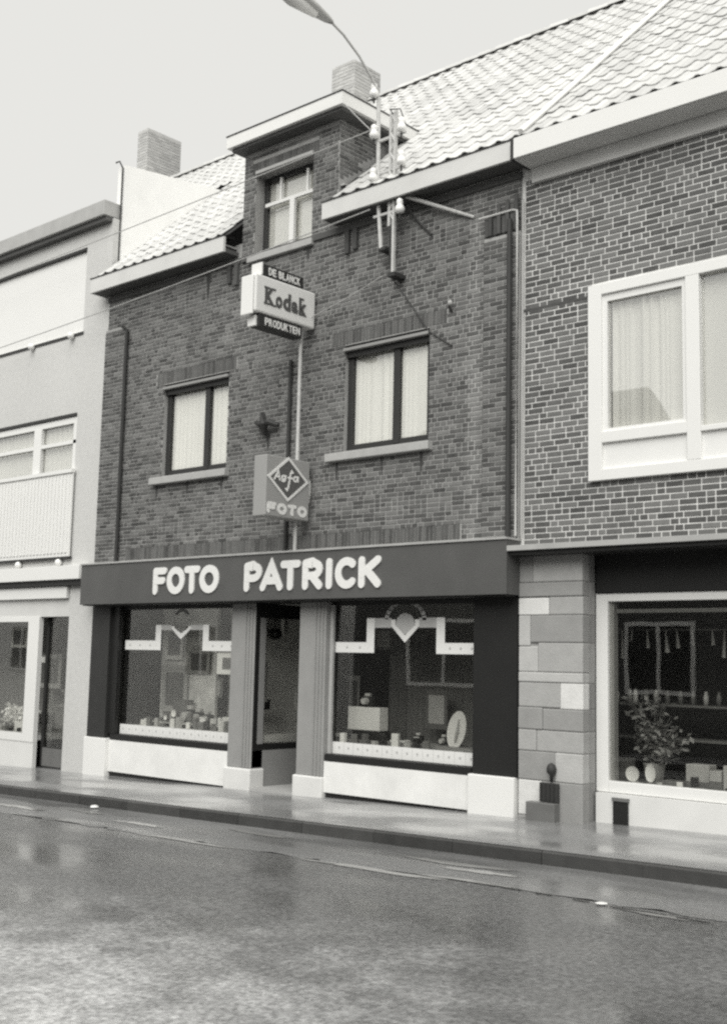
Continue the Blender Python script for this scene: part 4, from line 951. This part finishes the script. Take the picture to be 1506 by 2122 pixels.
MB().tube([(-6.95, 12.1, 2.02), (-4.0, 12.1, 2.02)], .012, 6).build('bar', M['mid2'], tg)
for k in range(16):
    x = -6.85+k*.18+R.uniform(-.04, .04); L_ = R.uniform(.12, .32)
    MB().tube([(x, 12.1, 2.01), (x+R.uniform(-.02, .02), 12.1, 2.01-L_)], [.006, R.uniform(.01, .028)], 6).build('utensil', M['mid1' if k % 3 else 'galv'], tg)

# ------------------------------------------------------------------ left neighbour
ln = empty('pale_house', 'pale brick flat fronted house with white window panels left of the photo shop', 'house')
XN = -24.0
lh = [(-19.6, -16.12, 6.88, 8.30), (-19.6, -16.16, 3.14, 5.50), (-23.4, -20.4, 6.88, 8.3), (-23.4, -20.4, 3.6, 5.5)]
wl = MB(); wall_grid(wl, XN, XL, 3.0, 8.66, lh, lambda s, z, d: (s, YF+d, z), .18, 1)
wl.quad((XL, YF, 3.0), (XL, 11.2, 3.0), (XL, 11.2, 8.66), (XL, YF, 8.66)); wl.build('wall', M['brick_pale'], ln)
B('parapet', M['zinc'], ln, XN, XL-.03, 10.82, 11.2, 8.68, 8.93, bevel=.01)
B('parapet_soffit', M['soffit'], ln, XN, XL-.04, 10.88, 10.998, 8.60, 8.678)
B('flat_roof', M['zinc'], ln, XN, XL-.2, 11.2, 15.0, 8.5, 8.55)
B('blind_panel', M['white_glossy'], ln, -19.6, -16.12, 11.04, 11.06, 6.88, 8.27); B('window_head', M['dark'], ln, -19.6, -16.12, 10.985, 11.03, 8.272, 8.315)
B('window_foot', M['dark'], ln, -19.6, -16.10, 10.985, 11.03, 6.83, 6.878)
B('blind_panel', M['inside_mid'], ln, -23.4, -20.4, 11.1, 11.12, 3.6, 8.3)
for x, z in ((-16.38, 6.84), (-17.55, 6.84), (-18.8, 6.84), (-16.38, 3.07), (-17.55, 3.07), (-18.8, 3.07)):
    MB().lathe((x, 10.94, z-.055), [(.02, 0), (.05, .02), (.06, .055), (.05, .09), (.02, .11)], 12).build('round_bracket', M['porcelain'], ln, True)
lw = MB(); lw.box(-19.6, -16.16, 11.0, 11.06, 5.36, 5.46); lw.box(-17.38, -17.16, 10.995, 11.06, 4.4, 5.36); lw.box(-16.24, -16.16, 11.0, 11.06, 4.4, 5.36); lw.box(-19.6, -16.16, 11.0, 11.06, 5.02, 5.08)
lo = lw.build('white_window', M['white_glossy'], ln); B('pane', M['glass_sky'], lo, -19.6, -16.2, 11.05, 11.055, 4.4, 5.36)
pleats(-19.6, -16.2, 11.10, 4.4, 5.36, 24, .02, 3).build('curtain', M['curtain'], lo, True); B('window_head', M['dark'], ln, -19.6, -16.16, 10.975, 11.0, 5.47, 5.52)
bp_ = B('balcony_panel', M['white_glossy'], ln, -19.6, -16.10, 10.93, 10.96, 3.16, 4.52)
B('panel_rail', M['white_glossy'], ln, -19.6, -16.09, 10.90, 10.97, 4.52, 4.58); B('panel_foot', M['dark'], ln, -19.6, -16.09, 10.93, 10.99, 3.12, 3.158)
for k in range(34):
    x = -16.18-k*.1; o = B('panel_rib', M['white_glossy'], ln, x-.03, x+.03, 10.912, 10.929, 3.22, 4.48)
B('canopy', M['white_glossy'], ln, XN, -15.66, 10.84, 10.998, 2.78, 3.0, bevel=.006); B('canopy_shadow_gap', M['dark'], ln, XN, -15.66, 10.90, 11.1, 2.69, 2.778)
B('blind_box', M['white_glossy'], ln, XN, -16.13, 10.95, 11.1, 2.49, 2.685, bevel=.006)
B('transom', M['fascia'], ln, XN, -16.1, 11.02, 11.1, 2.20, 2.488)
B('column', M['brick_pale'], ln, -16.09, XL, 11.0, 11.4, -.4, 3.0)
sw_ = MB(); sw_.box(-17.24, -16.92, 11.0, 11.08, .17, 2.2); sw_.box(-21.0, -17.24, 11.0, 11.08, .17, .30); sw_.box(-21.0, -17.24, 11.0, 11.08, 2.12, 2.2)
so_ = sw_.build('shop_window', M['white_glossy'], ln); B('pane', M['glass_shop'], so_, -21.0, -17.24, 11.04, 11.046, .3, 2.12)
B('stall_riser', M['cream'], ln, -21.0, -16.92, 11.01, 11.08, -.45, .168); B('wall_panel', M['brick_pale'], ln, XN, -21.0, 11.0, 11.1, -.6, 2.488)
B('kick_panel', M['mid2'], ln, -16.85, -16.16, 11.14, 11.148, -.2, .09)
dd = MB(); dd.box(-16.92, -16.86, 11.15, 11.2, -.2, 2.2); dd.box(-16.15, -16.09, 11.15, 11.2, -.2, 2.2); dd.box(-16.86, -16.15, 11.15, 11.2, -.25, .10)
do_ = dd.build('door', M['dark_wood'], ln); B('pane', M['glass_shop'], do_, -16.86, -16.15, 11.17, 11.176, .10, 2.2)
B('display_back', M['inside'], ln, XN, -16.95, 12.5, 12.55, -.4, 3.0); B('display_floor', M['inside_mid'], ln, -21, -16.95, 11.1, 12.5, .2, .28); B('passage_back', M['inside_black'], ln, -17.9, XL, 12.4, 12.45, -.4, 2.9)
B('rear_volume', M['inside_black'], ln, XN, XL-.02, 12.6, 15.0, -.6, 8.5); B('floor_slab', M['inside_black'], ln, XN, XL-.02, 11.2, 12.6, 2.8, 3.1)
tiles(ln, -21.2, XL+.04, lambda x, y, z: y < 13.6); 
mb = MB(); mb.quad((-21.2, 13.4, EZ+(13.4-EY)*TP), (XL-.05, 13.4, EZ+(13.4-EY)*TP), (XL-.05, RY, RZ), (-21.2, RY, RZ)); mb.quad((-21.2, RY, RZ), (XL-.05, RY, RZ), (XL-.05, 20.5, EZ), (-21.2, 20.5, EZ)); mb.build('roof', M['roof_bed'], ln); ridge(ln, -21.2, XL)
chimney(-20.9, -20.55, 15.45, 16.4, 10.8, 13.35, ln)
# white party wall rising above the roof
pw = MB(); tz = 9.62
prof = [(11.15, 7.6), (11.15, tz-.06), (13.35, tz+.16), (13.45, 9.9), (12.6, 8.9)]
n = len(prof)
prof = [(11.15, 7.5), (13.6, 7.5+2.45*.9), (13.45, 9.86), (11.15, 9.60)]
pw.add([(-15.38, y, z) for y, z in prof]+[(-15.58, y, z) for y, z in prof], [(0, 1, 2, 3), (7, 6, 5, 4), (0, 4, 5, 1), (1, 5, 6, 2), (2, 6, 7, 3), (3, 7, 4, 0)])
pw.build('party_wall', M['chalk'], ln)
MB().tube([(-15.42, 11.12, 7.6), (-15.42, 11.12, 9.55), (-15.46, 11.08, 9.66), (-15.52, 11.05, 9.64)], .014, 6).build('lightning_rod', M['cable'], ln)
# goods in the left neighbour's window
R = random.Random(9)
for k, (x, kk, sx_, hh, nm) in enumerate(((-18.3, 'bright', .16, .42, 'white flowers in a pot at the photo edge of the left shop window'), (-17.75, 'bright', .2, .36, 'white bushy flowers low in the left shop window'), (-17.45, 'leaf', .12, .3, 'dark leafy pot plant beside the white window post'), (-16.6, 'leaf', .2, .8, 'leafy plant behind the glass of the dark door'), (-16.3, 'bright', .12, .55, 'pale flowers behind the door glass'))):
    r = empty('potted_flowers', nm, 'plant'); mb = MB(); y = 11.5 if k < 3 else 11.6
    for i in range(260):
        a = Vector((R.gauss(0, sx_*.7), R.gauss(0, .07), R.uniform(.12, hh))); c = Vector((x, y, .28))+a
        d = Vector((R.uniform(-1, 1), R.uniform(-1, 0), R.uniform(-1, 1))).normalized(); s_ = d.cross(Vector((0, 1, .3))).normalized(); L_ = .07
        mb.add([c, c+d*L_*.5+s_*L_*.4, c+d*L_, c+d*L_*.5-s_*L_*.4], [(0, 1, 2, 3)])
    o = mb.build('foliage', M[kk], r); o['kind'] = 'stuff'
    MB().lathe((x, y, .281), [(.05, 0), (.07, .13), (.075, .14)]).build('pot', M['pot'], r, True)
rbox('sign_card', M['bright'], 'white card hanging in the left neighbour shop window', 'card', -17.9, -17.4, 11.5, 11.51, 1.45, 1.55)

prints([('pale poster high at the photo edge of the left shop window', -18.6, 11.7, 1.7, .5, .35, 'fascia_pale', 'poster'), ('wide grey poster in the middle of the left shop window', -18.2, 12.1, 1.0, .7, .6, 'mid1', 'poster'),
 ('small white ticket high beside the white window post', -17.7, 11.5, 1.85, .22, .12, 'bright', 'poster'), ('grey notice behind the glass of the dark door', -16.7, 11.6, .95, .3, .35, 'mid1', 'poster')])
for x, y, z, w, h, k, lb in ((-18.0, 11.4, .281, .25, .16, 'bright', 'low white box on the floor of the left shop window'), (-17.95, 11.8, .281, .3, .3, 'mid1', 'grey box behind the low white one'), (-16.45, 11.45, .0, .25, .3, 'mid1', 'grey crate on the floor behind the dark door glass'), (-17.2, 11.9, .281, .2, .45, 'mid2', 'tall dim box near the white window post')):
    rbox('shop_box', M[k], lb, 'box', x-w/2, x+w/2, y, y+.2, z, z+h)
# ------------------------------------------------------------------ small things on the road
tag(MB().lathe((-4.69, 7.99, gz(-4.69, 7.99)-.118), [(.02, 0), (.05, .004), (.035, .008), (.01, .01)], 7).build('paper_scrap', M['bright']), 'flattened white paper scrap on the wet road edge', 'litter')
tag(MB().lathe((-12.48, 9.05, gz(-12.48, 9.05)-.115), [(.02, 0), (.055, .01), (.04, .03), (.01, .035)], 8).build('paper_scrap', M['bright']), 'small white crumpled paper under the kerb opposite the pale house', 'litter')

# ------------------------------------------------------------------ houses across the street, seen in the glass
OG = 'houses across the street'
def opp_house(x0, x1, h, m, lb, wins):
    r = empty('opposite_house', lb, 'house', OG)
    w = MB(); w.box(x0, x1, -9, -1.5, gz((x0+x1)/2)-.6, h); w.build('wall', m, r)
    rf = MB(); rf.add([(x0, -1.4, h), (x1, -1.4, h), (x1, -5.2, h+2.2), (x0, -5.2, h+2.2), (x0, -9, h), (x1, -9, h)], [(0, 1, 2, 3), (3, 2, 5, 4), (0, 3, 4), (1, 5, 2)]); rf.build('roof', M['opp_roof'], r)
    for a, b, c, d in wins:
        f = MB(); t = .09; f.box(a, b, -1.5, -1.44, c, c+t); f.box(a, b, -1.5, -1.44, d-t, d); f.box(a, a+t, -1.5, -1.44, c+t, d-t); f.box(b-t, b, -1.5, -1.44, c+t, d-t); f.box((a+b)/2-.04, (a+b)/2+.04, -1.5, -1.44, c+t, d-t)
        o = f.build('window', M['white'], r); B('pane', M['blackgoods'], o, a+t, b-t, -1.499, -1.49, c+t, d-t)
opp_house(-14.5, -6, 4.9, M['opp'], 'dark brick house across the street, mirrored in the shop glass', [(-13.5, -11.8, 1, 2.6), (-9.5, -7.8, 1, 2.6), (-13, -11.8, 3.3, 4.5), (-9.5, -8.3, 3.3, 4.5)])
opp_house(-21.5, -14.51, 6.6, M['opp'], 'taller dark house across the street with three lower windows', [(-19.6, -17.2, 1.0, 2.7), (-16.6, -15.2, 1, 2.6), (-20.2, -18.9, 4.2, 5.9), (-17, -15.8, 4.2, 5.9)])
opp_house(-40, -24.5, 5.2, M['opp_pale'], 'low pale house across the street beyond the gap', [(-38, -36.5, 1, 2.6), (-33, -31.5, 1, 2.6), (-28.5, -27, 1, 2.6)])
opp_house(-5.99, 3, 4.8, M['opp'], 'plain dark house across the street behind the photographer', [(-4.5, -3, 1, 2.6), (0, 1.4, 1, 2.6)])

# ------------------------------------------------------------------ set every thing's origin at its base
bpy.context.view_layer.update()
for r in [o for o in S.objects if o.parent is None and o.type == 'EMPTY' and 'category' in o]:
    ch = list(r.children); lo = Vector((1e9,)*3); hi = Vector((-1e9,)*3)
    for c in ch:
        if c.type != 'MESH': continue
        for v in c.bound_box:
            w = c.matrix_basis @ Vector(v)
            for i in range(3): lo[i] = min(lo[i], w[i]); hi[i] = max(hi[i], w[i])
    base = Vector(((lo.x+hi.x)/2, (lo.y+hi.y)/2, lo.z)); r.location = base
    for c in ch: c.matrix_parent_inverse = Matrix.Translation(-base)
    if '_o' in r: del r['_o']
